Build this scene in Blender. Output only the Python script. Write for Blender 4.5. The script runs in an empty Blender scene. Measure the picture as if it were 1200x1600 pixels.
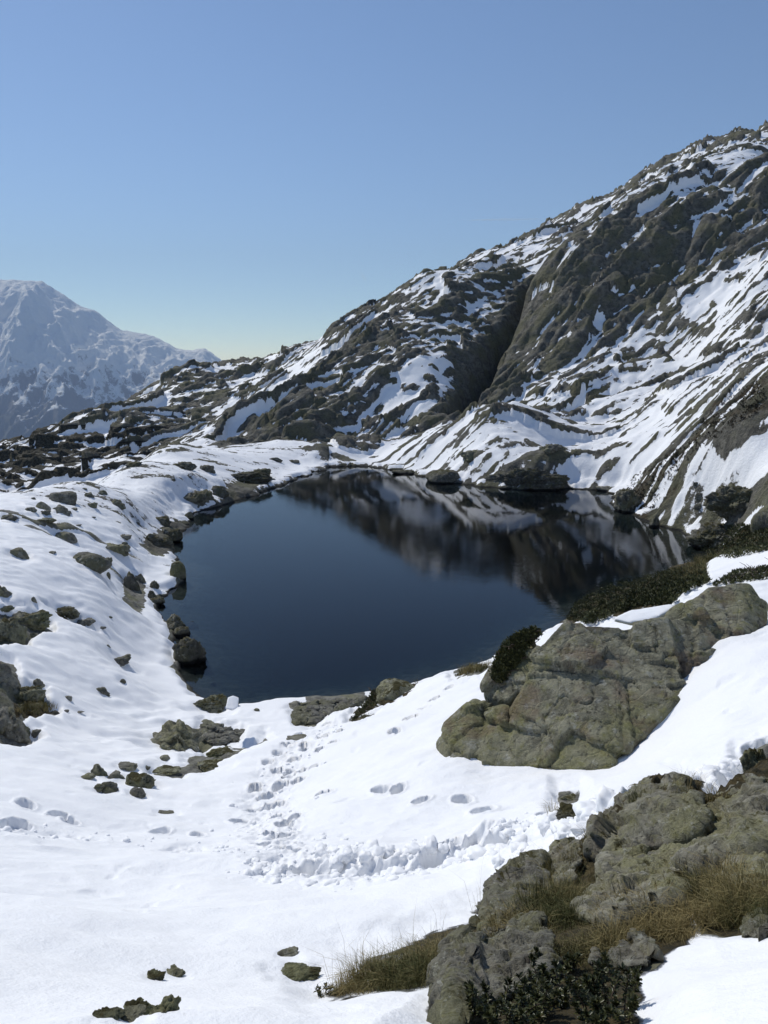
import bpy, bmesh, math, random
import numpy as np
from mathutils import Vector, noise as mnoise
random.seed(7); np.random.seed(7)
RNG = np.random.default_rng(11)
sc = bpy.context.scene
COL = sc.collection
R = math.radians

# ------------------------------------------------------------------ camera, sky, sun, exposure
CAM_Z = 16.0
PITCH = R(10.8)
F = 1202.0                                   # focal length of the photograph in its own pixels
cam_d = bpy.data.cameras.new('camera'); cam = bpy.data.objects.new('camera', cam_d); COL.objects.link(cam)
cam.location = (0, 0, CAM_Z); cam.rotation_euler = (R(90) - PITCH, 0, 0)
cam_d.sensor_fit = 'VERTICAL'; cam_d.sensor_height = 36.0; cam_d.sensor_width = 27.0
cam_d.lens = 36.0 * F / 1600.0
cam_d.clip_start = 0.1; cam_d.clip_end = 80000
sc.camera = cam

SUN_EL, SUN_AZ = R(45), R(-40)               # azimuth measured from +Y (view direction), negative = left
world = bpy.data.worlds.new('World'); sc.world = world; world.use_nodes = True
wn = world.node_tree.nodes; wl = world.node_tree.links
sky = wn.new('ShaderNodeTexSky'); sky.sky_type = 'NISHITA'; sky.sun_disc = False
sky.sun_elevation = SUN_EL; sky.sun_rotation = SUN_AZ
sky.altitude = 2200; sky.air_density = 1.02; sky.dust_density = .6; sky.ozone_density = 4.0
bg = wn['Background']; bg.inputs['Strength'].default_value = 0.118
wl.new(sky.outputs[0], bg.inputs['Color'])
sun_d = bpy.data.lights.new('sun', 'SUN'); sun = bpy.data.objects.new('sun', sun_d); COL.objects.link(sun)
sun_d.energy = 3.5; sun_d.angle = R(0.5); sun_d.color = (1.0, 0.965, 0.91)
SUN = Vector((math.sin(SUN_AZ) * math.cos(SUN_EL), math.cos(SUN_AZ) * math.cos(SUN_EL), math.sin(SUN_EL)))
sun.rotation_euler = SUN.to_track_quat('Z', 'Y').to_euler()
sc.view_settings.view_transform = 'Standard'; sc.view_settings.look = 'None'
sc.view_settings.gamma = 1.0; sc.view_settings.exposure = 0.0; sc.view_settings.use_curve_mapping = False
sc.render.engine = 'CYCLES'
try: sc.cycles.use_denoising = True
except Exception: pass
sc.cycles.max_bounces = 6; sc.cycles.diffuse_bounces = 3; sc.cycles.transparent_max_bounces = 8

# ------------------------------------------------------------------ numpy noise
_ang = np.random.default_rng(3).random(256) * 2 * np.pi
_gx, _gy = np.cos(_ang).astype(np.float32), np.sin(_ang).astype(np.float32)
_g3 = np.random.default_rng(4).normal(size=(256, 3)); _g3 /= np.linalg.norm(_g3, axis=1)[:, None]; _g3 = _g3.astype(np.float32)
def _hash(ix, iy, iz, s):
    n = ix.astype(np.uint32) * np.uint32(374761393) + iy.astype(np.uint32) * np.uint32(668265263) + np.uint32((s * 974634211) & 0xffffffff)
    if iz is not None: n = n + iz.astype(np.uint32) * np.uint32(2147483647 // 3)
    n = (n ^ (n >> np.uint32(13))) * np.uint32(1274126177)
    n = (n ^ (n >> np.uint32(15))) * np.uint32(2246822519)
    return ((n ^ (n >> np.uint32(16))) & np.uint32(255)).astype(np.int32)
def n2(x, y, s=0):
    xf = np.floor(x); yf = np.floor(y); fx = (x - xf).astype(np.float32); fy = (y - yf).astype(np.float32)
    ix = xf.astype(np.int64).astype(np.int32); iy = yf.astype(np.int64).astype(np.int32)
    def c(dx, dy):
        h = _hash(ix + dx, iy + dy, None, s)
        return _gx[h] * (fx - dx) + _gy[h] * (fy - dy)
    u = fx * fx * fx * (fx * (fx * 6 - 15) + 10); v = fy * fy * fy * (fy * (fy * 6 - 15) + 10)
    a = c(0, 0); a = a + u * (c(1, 0) - a); b = c(0, 1); b = b + u * (c(1, 1) - b)
    return (a + v * (b - a)) * 1.5
def n3(P, s=0):
    f0 = np.floor(P); f = (P - f0).astype(np.float32); i = f0.astype(np.int64).astype(np.int32)
    w = f * f * f * (f * (f * 6 - 15) + 10)
    def c(a, b, d):
        g = _g3[_hash(i[:, 0] + a, i[:, 1] + b, i[:, 2] + d, s)]
        return g[:, 0] * (f[:, 0] - a) + g[:, 1] * (f[:, 1] - b) + g[:, 2] * (f[:, 2] - d)
    def lx(b, d):
        q = c(0, b, d); return q + w[:, 0] * (c(1, b, d) - q)
    def ly(d):
        q = lx(0, d); return q + w[:, 1] * (lx(1, d) - q)
    q = ly(0); return (q + w[:, 2] * (ly(1) - q)) * 1.5
def sstep(a, b, x):
    t = np.clip((x - a) / (b - a), 0, 1); return t * t * (3 - 2 * t)

def facet2(x, y, size, seed, tilt, step, groove):
    """blocky bedrock: jittered cells, each a tilted plane at its own height, joints between them"""
    x = x / size; y = y / size; ix = np.floor(x).astype(np.int32); iy = np.floor(y).astype(np.int32)
    d1 = np.full(x.shape, 9., np.float32); d2 = d1.copy(); val = np.zeros(x.shape, np.float32)
    for a in (-1, 0, 1):
        for b in (-1, 0, 1):
            cx, cy = ix + a, iy + b
            h1 = _hash(cx, cy, None, seed); h2 = _hash(cx, cy, None, seed + 50); h3 = _hash(cx, cy, None, seed + 90)
            dx = (x - (cx + .1 + .8 * h1 / 255.)).astype(np.float32); dy = (y - (cy + .1 + .8 * h2 / 255.)).astype(np.float32)
            d = np.sqrt(dx * dx + dy * dy); nearer = d < d1
            d2 = np.where(nearer, d1, np.minimum(d2, d))
            v = tilt * (_gx[h3] * dx + _gy[h3] * dy) + step * (h3 / 255. - .5)
            val = np.where(nearer, v, val); d1 = np.where(nearer, d, d1)
    return size * (val - groove * sstep(.10, 0, d2 - d1))
# ------------------------------------------------------------------ photograph geometry
CP, SP = math.cos(PITCH), math.sin(PITCH)
def ray(u, v):
    dx, dy = (u - 600) / F, (800 - v) / F
    return dx, CP + SP * dy, -SP + CP * dy
def ray_pol(u, v):                             # azimuth, slope (dz per metre of ground distance)
    x, y, z = ray(u, v); h = math.hypot(x, y)
    return math.atan2(x, y), z / h
def at(u, v, d=None, z=None):
    az, sl = ray_pol(u, v)
    if d is None: d = (z - CAM_Z) / sl
    return az, d, CAM_Z + sl * d
def xyz(u, v, d=None, z=None):
    az, r, zz = at(u, v, d, z); return Vector((r * math.sin(az), r * math.cos(az), zz))
def project(x, y, z):                          # world -> photograph pixels (numpy)
    zz = z - CAM_Z
    dep = y * CP - zz * SP; up = y * SP + zz * CP
    dep = np.where(dep < 0.05, 0.05, dep)
    return 600 + F * x / dep, 800 - F * up / dep

def poly_sd(px, py, poly):                     # signed distance, negative inside
    poly = np.asarray(poly, float); n = len(poly)
    d2 = np.full(px.shape, 1e18); ins = np.zeros(px.shape, bool)
    for i in range(n):
        ax, ay = poly[i]; bx, by = poly[(i + 1) % n]
        ex, ey = bx - ax, by - ay
        t = np.clip(((px - ax) * ex + (py - ay) * ey) / (ex * ex + ey * ey + 1e-12), 0, 1)
        d2 = np.minimum(d2, (px - ax - t * ex) ** 2 + (py - ay - t * ey) ** 2)
        c = ((ay > py) != (by > py)) & (px < ex * (py - ay) / (by - ay + 1e-12) + ax)
        ins ^= c
    d = np.sqrt(d2); return np.where(ins, -d, d)
def line_d(px, py, line):                      # distance to an open polyline and arc position
    best = np.full(px.shape, 1e9); arc = np.zeros(px.shape); s0 = 0.0; side = np.zeros(px.shape)
    for (ax, ay), (bx, by) in zip(line[:-1], line[1:]):
        ex, ey = bx - ax, by - ay; L = math.hypot(ex, ey)
        t = np.clip(((px - ax) * ex + (py - ay) * ey) / (L * L + 1e-12), 0, 1)
        d = np.hypot(px - ax - t * ex, py - ay - t * ey)
        m = d < best
        sd_ = ex * (py - ay) - ey * (px - ax)
        best = np.where(m, d, best); arc = np.where(m, s0 + t * L, arc); side = np.where(m, np.sign(sd_), side); s0 += L
    return best, arc, side

# lake outline in photograph pixels, on the plane z = 0
LAKE_PX = [(530,728),(505,733),(470,746),(432,762),(384,778),(335,792),(300,803),(288,822),(282,838),(266,852),(276,872),(288,888),(284,912),(262,930),(243,940),(250,955),
           (268,982),(284,1010),(276,1050),(296,1072),(318,1092),(352,1108),(400,1103),(440,1101),(500,1095),(590,1087),(660,1067),(720,1050),(780,1030),
           (835,1000),(885,968),(915,945),(985,920),(1050,892),(1092,880),(1108,862),(1086,842),(1066,832),(1030,822),(995,806),(962,795),(958,780),(955,768),
           (930,766),(890,764),(820,766),(760,762),(700,754),(660,745),(620,735),(575,729)]
lake_xy = []
for u, v in LAKE_PX:
    p = xyz(u, v, z=0.0); lake_xy.append((p.x, p.y))
LC = np.mean(np.array(lake_xy), axis=0)

# centre profile of the slope under the photographer
_pr = np.log(np.array([0.3, 1.0, 3.2, 7.4, 12, 18.2, 26.8, 34.6, 60, 130, 300, 900]))
_pz = np.array([14.45, 14.15, 12.9, 10.0, 7.6, 5.0, 2.2, 0.35, 0.3, 1.5, 10, -20])
def base_profile(lr): return np.interp(lr, _pr, _pz)

CTRL = []
def cd(*a):
    for u, v, d in a:
        az, r, z = at(u, v, d); CTRL.append((az, math.log(r), z))
def cz(*a):
    for u, v, z_ in a:
        az, r, z = at(u, v, None, z_); CTRL.append((az, math.log(r), z))
def cr(*a):                                    # azimuth by pixel column, distance, height
    for u, r, z in a: CTRL.append((math.atan2((u - 600) / F, 1.0), math.log(r), z))
# near slope
cz((440,1600,12.9),(440,1450,10.0),(440,1350,7.6),(440,1250,5.0),(440,1160,2.2),(440,1105,0.4),(0,1600,12.7),(0,1450,10.0),(0,1300,7.2),(0,1180,5.9),(0,1080,5.4),
   (0,1000,5.2),(0,900,5.6),(0,830,6.2),(0,800,6.3),(120,755,5.2),(200,727,4.5),(290,703,4.4),(350,712,3.2),(450,694,3.0),(530,708,1.8),
   (120,1150,3.6),(150,1050,3.0),(130,950,3.6),(130,880,4.4),(100,800,5.2),(200,800,3.2),(200,870,2.2),(240,1030,1.1),(200,1110,2.0),(260,1180,3.0),
   (250,760,3.0),(330,735,2.4),(400,715,2.2),(480,715,1.4),(250,830,1.2),(230,900,1.1),(330,1110,.5),(300,1150,1.6),(150,1350,7.2),(250,1250,5.0),(220,1450,9.9),(220,1600,12.85))
cr((0,86,-.5),(60,90,-.3),(120,98,0.2),(200,118,0.8),(-100,80,0.5))
cr((-300,3,13.3),(-300,12,9),(-300,30,7.3),(-300,60,7),(0,110,-6),(100,130,-5),(200,140,-2),(290,150,0.5),(380,145,1.5),(-300,120,0),(-300,230,-20),(-900,40,12),(-900,100,10),(-900,5,13.2),(2100,5,14),(2100,30,15),(2100,100,25))
cr((600,0.35,14.4),(0,0.5,14.35),(1200,0.5,14.5),(600,1.0,14.1),(1200,1.2,14.35))
# right of the lake, near
cd((1150,905,30),(1200,965,22.8),(1080,1035,19.2),(1075,1088,17.6),(1040,1130,16.9),(985,1170,16.5),(1160,1002,20.1),(1100,1018,19.5),(1200,1050,17.5),(1080,1130,16.2),(1200,1150,14),(940,1203,16),(1080,1230,12.5),(1200,1195,11.0),(900,1270,12.5),(700,1330,12),
   (800,1215,16.0),(690,1182,17.5),(600,1235,16.2),(640,1130,22),(770,1038,27),(560,1120,30),(700,1100,23),(660,1068,34),(900,985,27),(1000,945,32),(1060,920,34),
   (850,1325,9.5),(600,1420,8.0))
cz((590,1092,0.4),(720,1056,0.8),(500,1100,.35),(900,960,.6),(960,930,.6),(1040,897,.5),(1085,888,.5))
# grassy outcrop
cd((1185,1222,8.0),(1000,1256,8.2),(850,1352,7.5),(745,1450,6.2),(520,1556,4.6),(1000,1400,5.6),(900,1500,4.2),(1100,1550,3.2),(1200,1400,5.0),(1200,1600,2.7),(800,1600,3.1),(650,1530,4.4),(680,1600,3.2))
# bank at the right corner of the lake
cd((1150,872,45),(1200,882,38),(1200,850,52),(1180,830,62),(1120,832,68),(1200,742,68),(1150,790,69),(1100,780,77),(1180,720,76),(1050,742,86),(1100,682,89),(1150,640,90),(1200,602,90),(1200,560,104),(1330,560,80),(1330,760,55),(1400,900,30),(1400,1100,15))
cz((970,798,.5),(1030,818,.5),(1075,828,.6),(1098,850,.5),(900,760,.5),(820,760,.5),(760,756,.5),(700,748,.5),(620,728,.5),(560,722,.4))
# knoll at the head of the lake
cd((750,662,116),(655,688,125),(830,690,112),(600,700,132),(880,722,106),(700,705,116),(800,720,106))
cr((700,140,4.2),(800,138,5.5),(620,145,3.0),(900,128,5.5))
# ramp under the dark face
cd((720,648,152),(900,622,150),(1100,560,150),(1000,680,116),(1000,740,101),(940,700,113),(1100,480,166),(1200,400,176),(1050,620,128),(1150,560,135),(1200,480,148))
# dark face
cd((735,640,153),(800,602,160),(900,552,165),(1000,502,170),(1080,462,173),(1150,422,178),(1200,386,183),(850,575,161),
   (855,432,184),(950,347,196),(1050,302,200),(1130,278,204),(1200,257,207),(900,470,176),(1000,400,183),(1100,360,188))
# upper ramp and skyline
cd((1200,219,390),(1165,214,390),(1100,236,365),(1040,259,340),(960,307,320),(915,322,310),(880,338,300),(800,388,280),(720,418,255),(640,461,235),(1100,260,250),(1000,300,240),(900,370,240),(820,400,235),(1350,170,400),(1350,300,210),(1350,420,160))
# rounded dome
cd((600,672,150),(480,692,143),(380,696,140),(600,572,165),(700,552,168),(645,482,186),(500,602,165),(560,542,178),(740,442,203),(835,428,206),(690,640,153),(430,650,156),(760,470,196),(700,480,188),(800,468,197),(785,515,185),(757,568,171),(728,612,160))
# ridge on the left
cd((540,511,245),(500,546,230),(450,585,235),(430,570,285),(360,581,300),(300,593,285),(250,608,270),(200,641,255),(140,656,245),(80,673,240),(0,698,230),
   (60,720,205),(0,748,198),(150,700,205),(250,662,213),(350,640,213),(300,690,172),(400,640,185),(210,712,180),(340,690,160))
cr((0,280,-40),(200,320,-20),(360,370,-10),(540,330,20),(640,320,34),(800,370,60),(960,420,88),(1165,500,110),(1200,520,110),(0,800,-200),(360,800,-160),(640,800,-80),(1200,800,60),(-400,400,-80),(1700,400,140),(1700,800,150),(600,500,-20))
CTRL = np.array(CTRL)

# ------------------------------------------------------------------ grid of the ground (polar, finer near the viewer)
tx = np.arange(-0.63, 0.6301, 0.00222)
side = 0.63 + 0.004 * (1.25 ** np.arange(1, 26) - 1) / 0.25
side = side[side < 4.5]
tx = np.concatenate([-side[::-1], tx, side]); TH = np.arctan(tx)
seg = [(0.35, 2, 30), (2, 8, 150), (8, 17, 280), (17, 40, 190), (40, 135, 350), (135, 265, 350), (265, 480, 140), (480, 900, 20)]
LR = np.concatenate([np.linspace(math.log(a), math.log(b), n, endpoint=False) for a, b, n in seg] + [[math.log(900)]])
NR, NT = len(LR), len(TH)
TT, LL = np.meshgrid(TH, LR)                   # rows = distance, columns = azimuth
RR = np.exp(LL); X = RR * np.sin(TT); Y = RR * np.cos(TT)
def rbf(points, values, c=0.06, smooth=1e-4):
    n = len(points)
    D = np.sqrt(((points[:, None] - points[None]) ** 2).sum(-1) + c * c)
    A = np.zeros((n + 3, n + 3)); A[:n, :n] = D - smooth * np.eye(n); A[:n, n] = 1; A[:n, n + 1:] = points
    A[n, :n] = 1; A[n + 1:, :n] = points.T
    w = np.linalg.solve(A, np.concatenate([values, np.zeros(3)])); return w
def rbf_eval(points, w, T, L, c=0.06):
    n = len(points); out = (w[n] + w[n + 1] * T + w[n + 2] * L).astype(np.float32)
    T = T.astype(np.float32); L = L.astype(np.float32)
    for i in range(n):
        out += np.float32(w[i]) * np.sqrt((T - np.float32(points[i, 0])) ** 2 + (L - np.float32(points[i, 1])) ** 2 + np.float32(c * c))
    return out
_v = (CTRL[:, 2] - base_profile(CTRL[:, 1])) / np.exp(CTRL[:, 1])
_w = rbf(CTRL[:, :2], _v)
B = base_profile(LL) + RR * rbf_eval(CTRL[:, :2], _w, TT, LL)

# the deep cleft between dome and dark face
cleft = [xyz(*p) for p in [(848,440,203),(815,490,190),(788,540,180),(760,590,170),(735,632,158),(722,650,152)]]
cdist, carc, cside = line_d(X, Y, [(p.x, p.y) for p in cleft])
B -= 7.5 * np.exp(-(cdist / 1.9) ** 2) * sstep(0, 8, carc + 2) * sstep(0, 10, 62 - carc)
U, V = project(X, Y, B)

# ------------------------------------------------------------------ regional fields: rock roughness, snow bias, vegetation
def smear(poly, val, soft, rmin=0, rmax=1e9, field=None, absolute=False):
    p = np.array(poly, float)
    m = (U > p[:, 0].min() - 3 * soft) & (U < p[:, 0].max() + 3 * soft) & (V > p[:, 1].min() - 3 * soft) & (V < p[:, 1].max() + 3 * soft) & (RR > rmin) & (RR < rmax)
    if not m.any(): return
    sd = poly_sd(U[m], V[m], poly) + soft * 0.7 * n2(X[m] / (RR[m] * .035), Y[m] / (RR[m] * .035), 77)
    k = sstep(soft, -soft, sd)
    if absolute: field[m] = field[m] * (1 - k) + val * k
    else: field[m] += val * k
amp = sstep(math.log(75), math.log(150), LL) * 1.0 + 0.02
bias = np.where(RR < 60, 2.0, 0.0) * 1.0
bias = 2.0 * (1 - sstep(math.log(62), math.log(120), LL)) + 0.02
veg = np.zeros_like(B)
S_ = lambda *a, **k: smear(*a, field=bias, **k)
# left bank and head of the lake stay nearly snowed in, little roughness
smear([(-200,790),(120,742),(290,698),(450,688),(545,706),(570,725),(520,735),(300,810),(250,950),(300,1100),(-200,1200)], .10, 10, 30, 140, amp, True)
smear([(-200,790),(120,742),(290,698),(450,688),(545,706),(570,725),(520,735),(300,810),(250,950),(300,1100),(-200,1200)], 1.0, 8, 30, 140, bias, True)
smear([(-50,800),(60,758),(150,712),(200,715),(120,750)], .5, 6, 100, 200, amp, True)
smear([(560,728),(600,690),(700,660),(810,668),(890,735),(780,768),(660,748)], .42, 8, 90, 140, amp, True)
smear([(560,728),(600,690),(700,660),(810,668),(890,735),(780,768),(660,748)], .55, 8, 90, 140, bias, True)
smear([(640,748),(700,735),(760,725),(830,690),(890,725),(895,772),(760,772)], -.75, 8, 80, 130, bias)
smear([(960,798),(985,745),(1070,690),(1110,625),(1210,570),(1250,700),(1110,700),(1050,760),(1030,822)], .45, 8, 70, 130, amp, True)
smear([(955,800),(985,745),(1070,690),(1110,625),(1210,570),(1210,665),(1110,700),(1050,760),(1025,826)], -.28, 8, 70, 140, bias, True)
smear([(965,798),(985,745),(1070,690),(1110,625),(1210,570),(1210,665),(1110,700),(1050,760),(1030,820)], .55, 18, 70, 140, veg)
smear([(1035,818),(1058,765),(1110,715),(1250,680),(1250,730),(1120,792),(1088,828)], .05, 5, 60, 120, amp, True)
smear([(1035,818),(1058,765),(1110,715),(1250,680),(1250,730),(1120,792),(1088,828)], 1.4, 6, 60, 120, bias, True)
smear([(1094,803),(1158,757),(1250,715),(1250,795),(1100,812)], -1.2, 4, 50, 90, bias, True)
smear([(1094,803),(1158,757),(1250,715),(1250,795),(1100,812)], .3, 4, 50, 90, amp, True)
smear([(1070,832),(1120,815),(1250,818),(1250,858),(1100,872),(1085,850)], -1.2, 4, 40, 90, bias, True)
smear([(1070,832),(1120,815),(1250,818),(1250,858),(1100,872),(1085,850)], .8, 8, 40, 90, veg)
# hill faces
S_([(735,645),(800,560),(850,440),(905,375),(960,345),(1010,310),(1130,330),(1220,300),(1220,380),(1100,445),(1060,475),(960,545),(880,575),(800,615)], -.80, 14, rmin=140)
S_([(345,698),(420,635),(500,560),(560,510),(620,468),(700,452),(840,430),(820,490),(770,565),(720,652),(600,675),(480,695)], -.45, 12, rmin=135)
S_([(345,700),(400,640),(460,590),(520,610),(540,690)], -.5, 12, rmin=135)
S_([(600,615),(640,568),(695,560),(730,590),(690,640),(590,655)], 1.5, 12, rmin=135)
S_([(640,480),(700,450),(820,425),(840,440),(720,462)], .7, 8, rmin=180)
S_([(0,705),(60,690),(150,680),(210,655),(300,620),(370,615),(330,650),(280,670),(220,695),(150,718),(70,745),(-60,775)], -.9, 10, rmin=165)
S_([(150,705),(230,690),(300,655),(310,690),(200,722)], -.5, 8, rmin=150)
S_([(720,660),(900,600),(1100,510),(1220,400),(1220,560),(1100,600),(960,765),(880,745),(850,700)], .48, 16, rmin=95)
S_([(640,457),(800,378),(900,312),(960,298),(1040,245),(1165,195),(1220,195),(1220,250),(1050,290),(950,335),(880,400),(850,428),(760,428)], .62, 12, rmin=190)
S_([(385,600),(470,548),(545,510),(500,555),(420,625),(340,692),(262,704),(330,650)], .75, 10, rmin=140)
S_([(1040,480),(1210,385),(1220,430),(1100,500)], .6, 8, rmin=140)
S_([(1000,290),(1110,245),(1130,262),(1010,310)], .6, 8, rmin=190)

bias -= 3.0 * np.exp(-(cdist / 4.0) ** 2) * sstep(0, 6, carc) * sstep(0, 6, 62 - carc)
# ------------------------------------------------------------------ rock relief and snow lying in it
ca, sa = math.cos(R(20)), math.sin(R(20))
A_ = X * ca + Y * sa; B_ = -X * sa + Y * ca      # along / across the dip of the slabs
far = RR > 55
def hillnoise():
    x, y = A_[far], B_[far]; o = np.zeros(x.shape)
    wx = 2.2 * n2(x / 13, y / 13, 31) + .8 * n2(x / 4, y / 4, 33); wy = 2.0 * n2(x / 13, y / 13, 32) + .8 * n2(x / 4, y / 4, 34)
    x = x + wx; y = y + wy
    o += 2.6 * n2(x / 70, y / 38, 1)
    o += 2.6 * (np.abs(n2(x / 36, y / 17, 2)) - .25)
    o += 1.3 * (np.abs(n2(x / 17, y / 8.5, 3)) - .25)
    rag = sstep(-.35, .35, n2(x / 30, y / 30, 9))
    q = (y - .25 * x + 4 * n2(x / 24, y / 14, 8)) / 8.0; fr = q - np.floor(q)
    o += 1.7 * (sstep(0, .16, fr) - fr) * rag
    q = (y + .3 * x + 2.0 * n2(x / 9, y / 6, 18)) / 3.1; fr = q - np.floor(q)
    o += .80 * (sstep(0, .18, fr) - fr) * (.35 + .65 * sstep(-.3, .3, n2(x / 13, y / 13, 19)))
    q = (y - .1 * x + 1.2 * n2(x / 5, y / 3, 28)) / 1.35; fr = q - np.floor(q)
    o += .34 * (sstep(0, .3, fr) - fr) * sstep(-.4, .3, n2(x / 7, y / 7, 29))
    rib = np.abs(n2(x / 3.4, y / 17, 20)) + .5 * np.abs(n2(x / 1.5, y / 8, 21))
    o += .45 * (rib - .35)
    xs_, ys_ = x - .5 * wx, y - .5 * wy
    o += facet2(xs_ / 2.1, ys_, 9.5, 400, .34, .10, .04)
    o += facet2(xs_ / 2.4 + .25 * ys_, ys_, 3.8, 401, .40, .17, .07) * (.35 + .65 * rag)
    o += facet2(xs_ / 2.6 - .3 * ys_, ys_, 1.7, 402, .40, .18, .09)
    o += .40 * (np.abs(n2(x / 7.5, y / 4.0, 4)) - .25)
    o += .20 * n2(x / 2.4, y / 1.5, 6)
    o += .20 * n2(x / 1.1, y / .85, 7)
    return o
HN = np.zeros_like(B); HN[far] = hillnoise()
Rk = B + amp * HN
def blur(a, ki, kj, n=2):
    for _ in range(n):
        c = np.cumsum(np.pad(a, ((ki + 1, ki), (0, 0)), mode='edge'), axis=0); a = (c[2 * ki + 1:] - c[:-2 * ki - 1]) / (2 * ki + 1)
        c = np.cumsum(np.pad(a, ((0, 0), (kj + 1, kj)), mode='edge'), axis=1); a = (c[:, 2 * kj + 1:] - c[:, :-2 * kj - 1]) / (2 * kj + 1)
    return a
def slope_of(a):
    dr = np.gradient(a, axis=0) / np.gradient(RR, axis=0)
    dt = np.gradient(a, axis=1) / (RR * np.gradient(TT, axis=1))
    return np.hypot(dr, dt)
Rs = blur(Rk, 4, 4)
sl = slope_of(blur(Rk, 2, 2))
thick = 0.33 + .50 * n2(X / 15, Y / 15, 41) + .36 * n2(A_ / 5, B_ / 2.8, 42) + .46 * n2(A_ / 1.8, B_ / 1.4, 43)
thick = thick + 0.9 * bias - 0.85 * np.clip(sl - .45, 0, 1.2)
t_near = 1 - sstep(math.log(70), math.log(130), LL)
scale_t = .55 * np.clip(amp, .15, 1)
Sn = Rs + np.clip(thick * scale_t, -1.2, .55)
Sn = np.where((cdist < 3.6) & (carc > 2) & (carc < 60), np.minimum(Sn, Rk - .4), Sn)
snow = (Sn - Rk) / (.16 * np.clip(amp, .55, 1))
H = np.maximum(Rk, Sn)
# near ground is plain snow cover: gentle swells, wind ripples down the left bank, cups
near = RR < 130
xn, yn = X[near], Y[near]; rn = RR[near]
sw = .19 * n2(xn / 5.5, yn / 4.2, 51) + .10 * n2(xn / 2.3, yn / 1.3, 52) * sstep(1.5, 6, rn) + .065 * n2(xn / 1.5, yn / .8, 59) * sstep(2, 6, rn) + .022 * n2(xn / .7, yn / .42, 53) + .010 * n2(xn / .3, yn / .2, 60) - .05 * np.abs(n2(xn / .95, yn / .62, 63)) * sstep(-.2, .4, n2(xn / 4, yn / 4, 64)) - .02 * np.abs(n2(xn / .42, yn / .3, 65))
sw = sw * sstep(.8, 5, rn)
fx_, fy_ = .53, .85
al, ac = xn * fx_ + yn * fy_, -xn * fy_ + yn * fx_
leftw = sstep(-2, -10, xn) * sstep(18, 28, rn) * sstep(105, 70, rn)
ac2 = ac + .5 * n2(xn / 4, yn / 4, 57)
rip = .050 * n2(al / 3.2, ac2 / .62, 54) + .045 * n2(al / 1.7, ac2 / .36, 55) + .10 * n2(al / 6, ac2 / 2.4, 56) + .035 * n2(xn / .7, yn / .5, 58)
H[near] += sw + leftw * rip

# bare patches in the near snow: photograph polygons laid on the ground
bare = np.full(B.shape, 9.0)                   # signed distance in metres, negative = bare
def bare_poly(poly, rmin, rmax, wob=.12):
    p = np.array(poly, float); m = (RR > rmin) & (RR < rmax) & (U > p[:, 0].min() - 150) & (U < p[:, 0].max() + 150) & (V > p[:, 1].min() - 150) & (V < p[:, 1].max() + 150)
    if not m.any(): return
    g = RR[m] / F
    sd = poly_sd(U[m], V[m], poly) * g
    sd = sd + wob * n2(X[m] / .55, Y[m] / .55, 61) + .4 * wob * n2(X[m] / .17, Y[m] / .17, 62)
    bare[m] = np.minimum(bare[m], sd)
OUTCROP = [(500,1560),(560,1535),(640,1500),(720,1462),(760,1425),(800,1385),(850,1345),(905,1325),(950,1290),(1000,1250),(1070,1215),(1110,1232),(1150,1212),(1260,1180),(1320,1460),
           (1180,1462),(1110,1452),(1080,1440),(1085,1470),(1040,1495),(985,1510),(960,1520),(1020,1535),(1000,1600),(990,1680),(680,1680),(672,1545),(600,1548),(540,1562)]
bare_poly(OUTCROP, 1.5, 11, .07)
bare_poly([(303,1150),(320,1128),(352,1140),(380,1142),(372,1156),(330,1165),(312,1168)], 15, 45)
bare_poly([(455,1118),(480,1098),(540,1092),(572,1092),(560,1103),(520,1112),(490,1132),(462,1132)], 15, 45)
bare_poly([(545,1128),(585,1085),(600,1068),(655,1066),(640,1078),(590,1105),(570,1122)], 14, 45, .2)
bare_poly([(0,1030),(20,1035),(35,1065),(70,1080),(75,1100),(90,1108),(60,1112),(40,1118),(35,1135),(60,1145),(40,1155),(-60,1150),(-60,1030)], 14, 45)
bare_poly([(-40,950),(20,948),(60,955),(82,978),(60,985),(40,990),(40,1005),(-40,1005)], 20, 60)
bare_poly([(66,940),(95,946),(120,960),(150,978),(120,972),(95,962)], 20, 60, .1)
bare_poly([(885,965),(910,925),(960,908),(1040,885),(1080,862),(1130,860),(1105,880),(1098,915),(1060,930),(1050,945),(965,962),(880,975)], 18, 75, .25)
bare_poly([(215,838),(250,818),(262,800),(282,796),(300,800),(292,835),(272,858),(235,858)], 30, 95, .35)
bare_poly([(330,790),(352,752),(420,741),(428,753),(385,772)], 50, 125, .5)
bare_poly([(268,874),(292,880),(288,912),(262,932),(280,905)], 30, 70, .2)
bare_poly([(190,890),(222,888),(226,910),(216,926),(196,918)], 30, 60, .2)
bare_poly([(705,1058),(730,1042),(768,1036),(750,1050)], 22, 45)
bare_poly([(868,1262),(915,1258),(912,1282),(870,1284)], 9, 18, .05)
bare_poly([(872,1242),(905,1240),(905,1252),(874,1252)], 9, 18, .04)
bare_poly([(1155,1180),(1190,1158),(1215,1165),(1200,1200),(1165,1205)], 8, 18, .06)
bare_poly([(1040,1262),(1080,1240),(1100,1246),(1060,1268)], 7, 16, .06)
bare_poly([(320,1170),(370,1165),(400,1160),(415,1150),(420,1156),(370,1180),(340,1190),(310,1200)], 14, 35, .1)
bare_poly([(235,1205),(280,1198),(330,1170),(345,1180),(285,1212)], 12, 30, .1)
nb = bare < 1.5
cover = .16 * np.clip(RR, 4, 40) ** .35 / 2.2
lower = np.where(nb, cover * sstep(.28, -.04, bare), 0)      # snow thins out and rounds off towards the bare edge
H -= lower
snow = np.where(nb, np.minimum(snow, np.clip(bare / .05 + .3, -2, 6)), snow)
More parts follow.
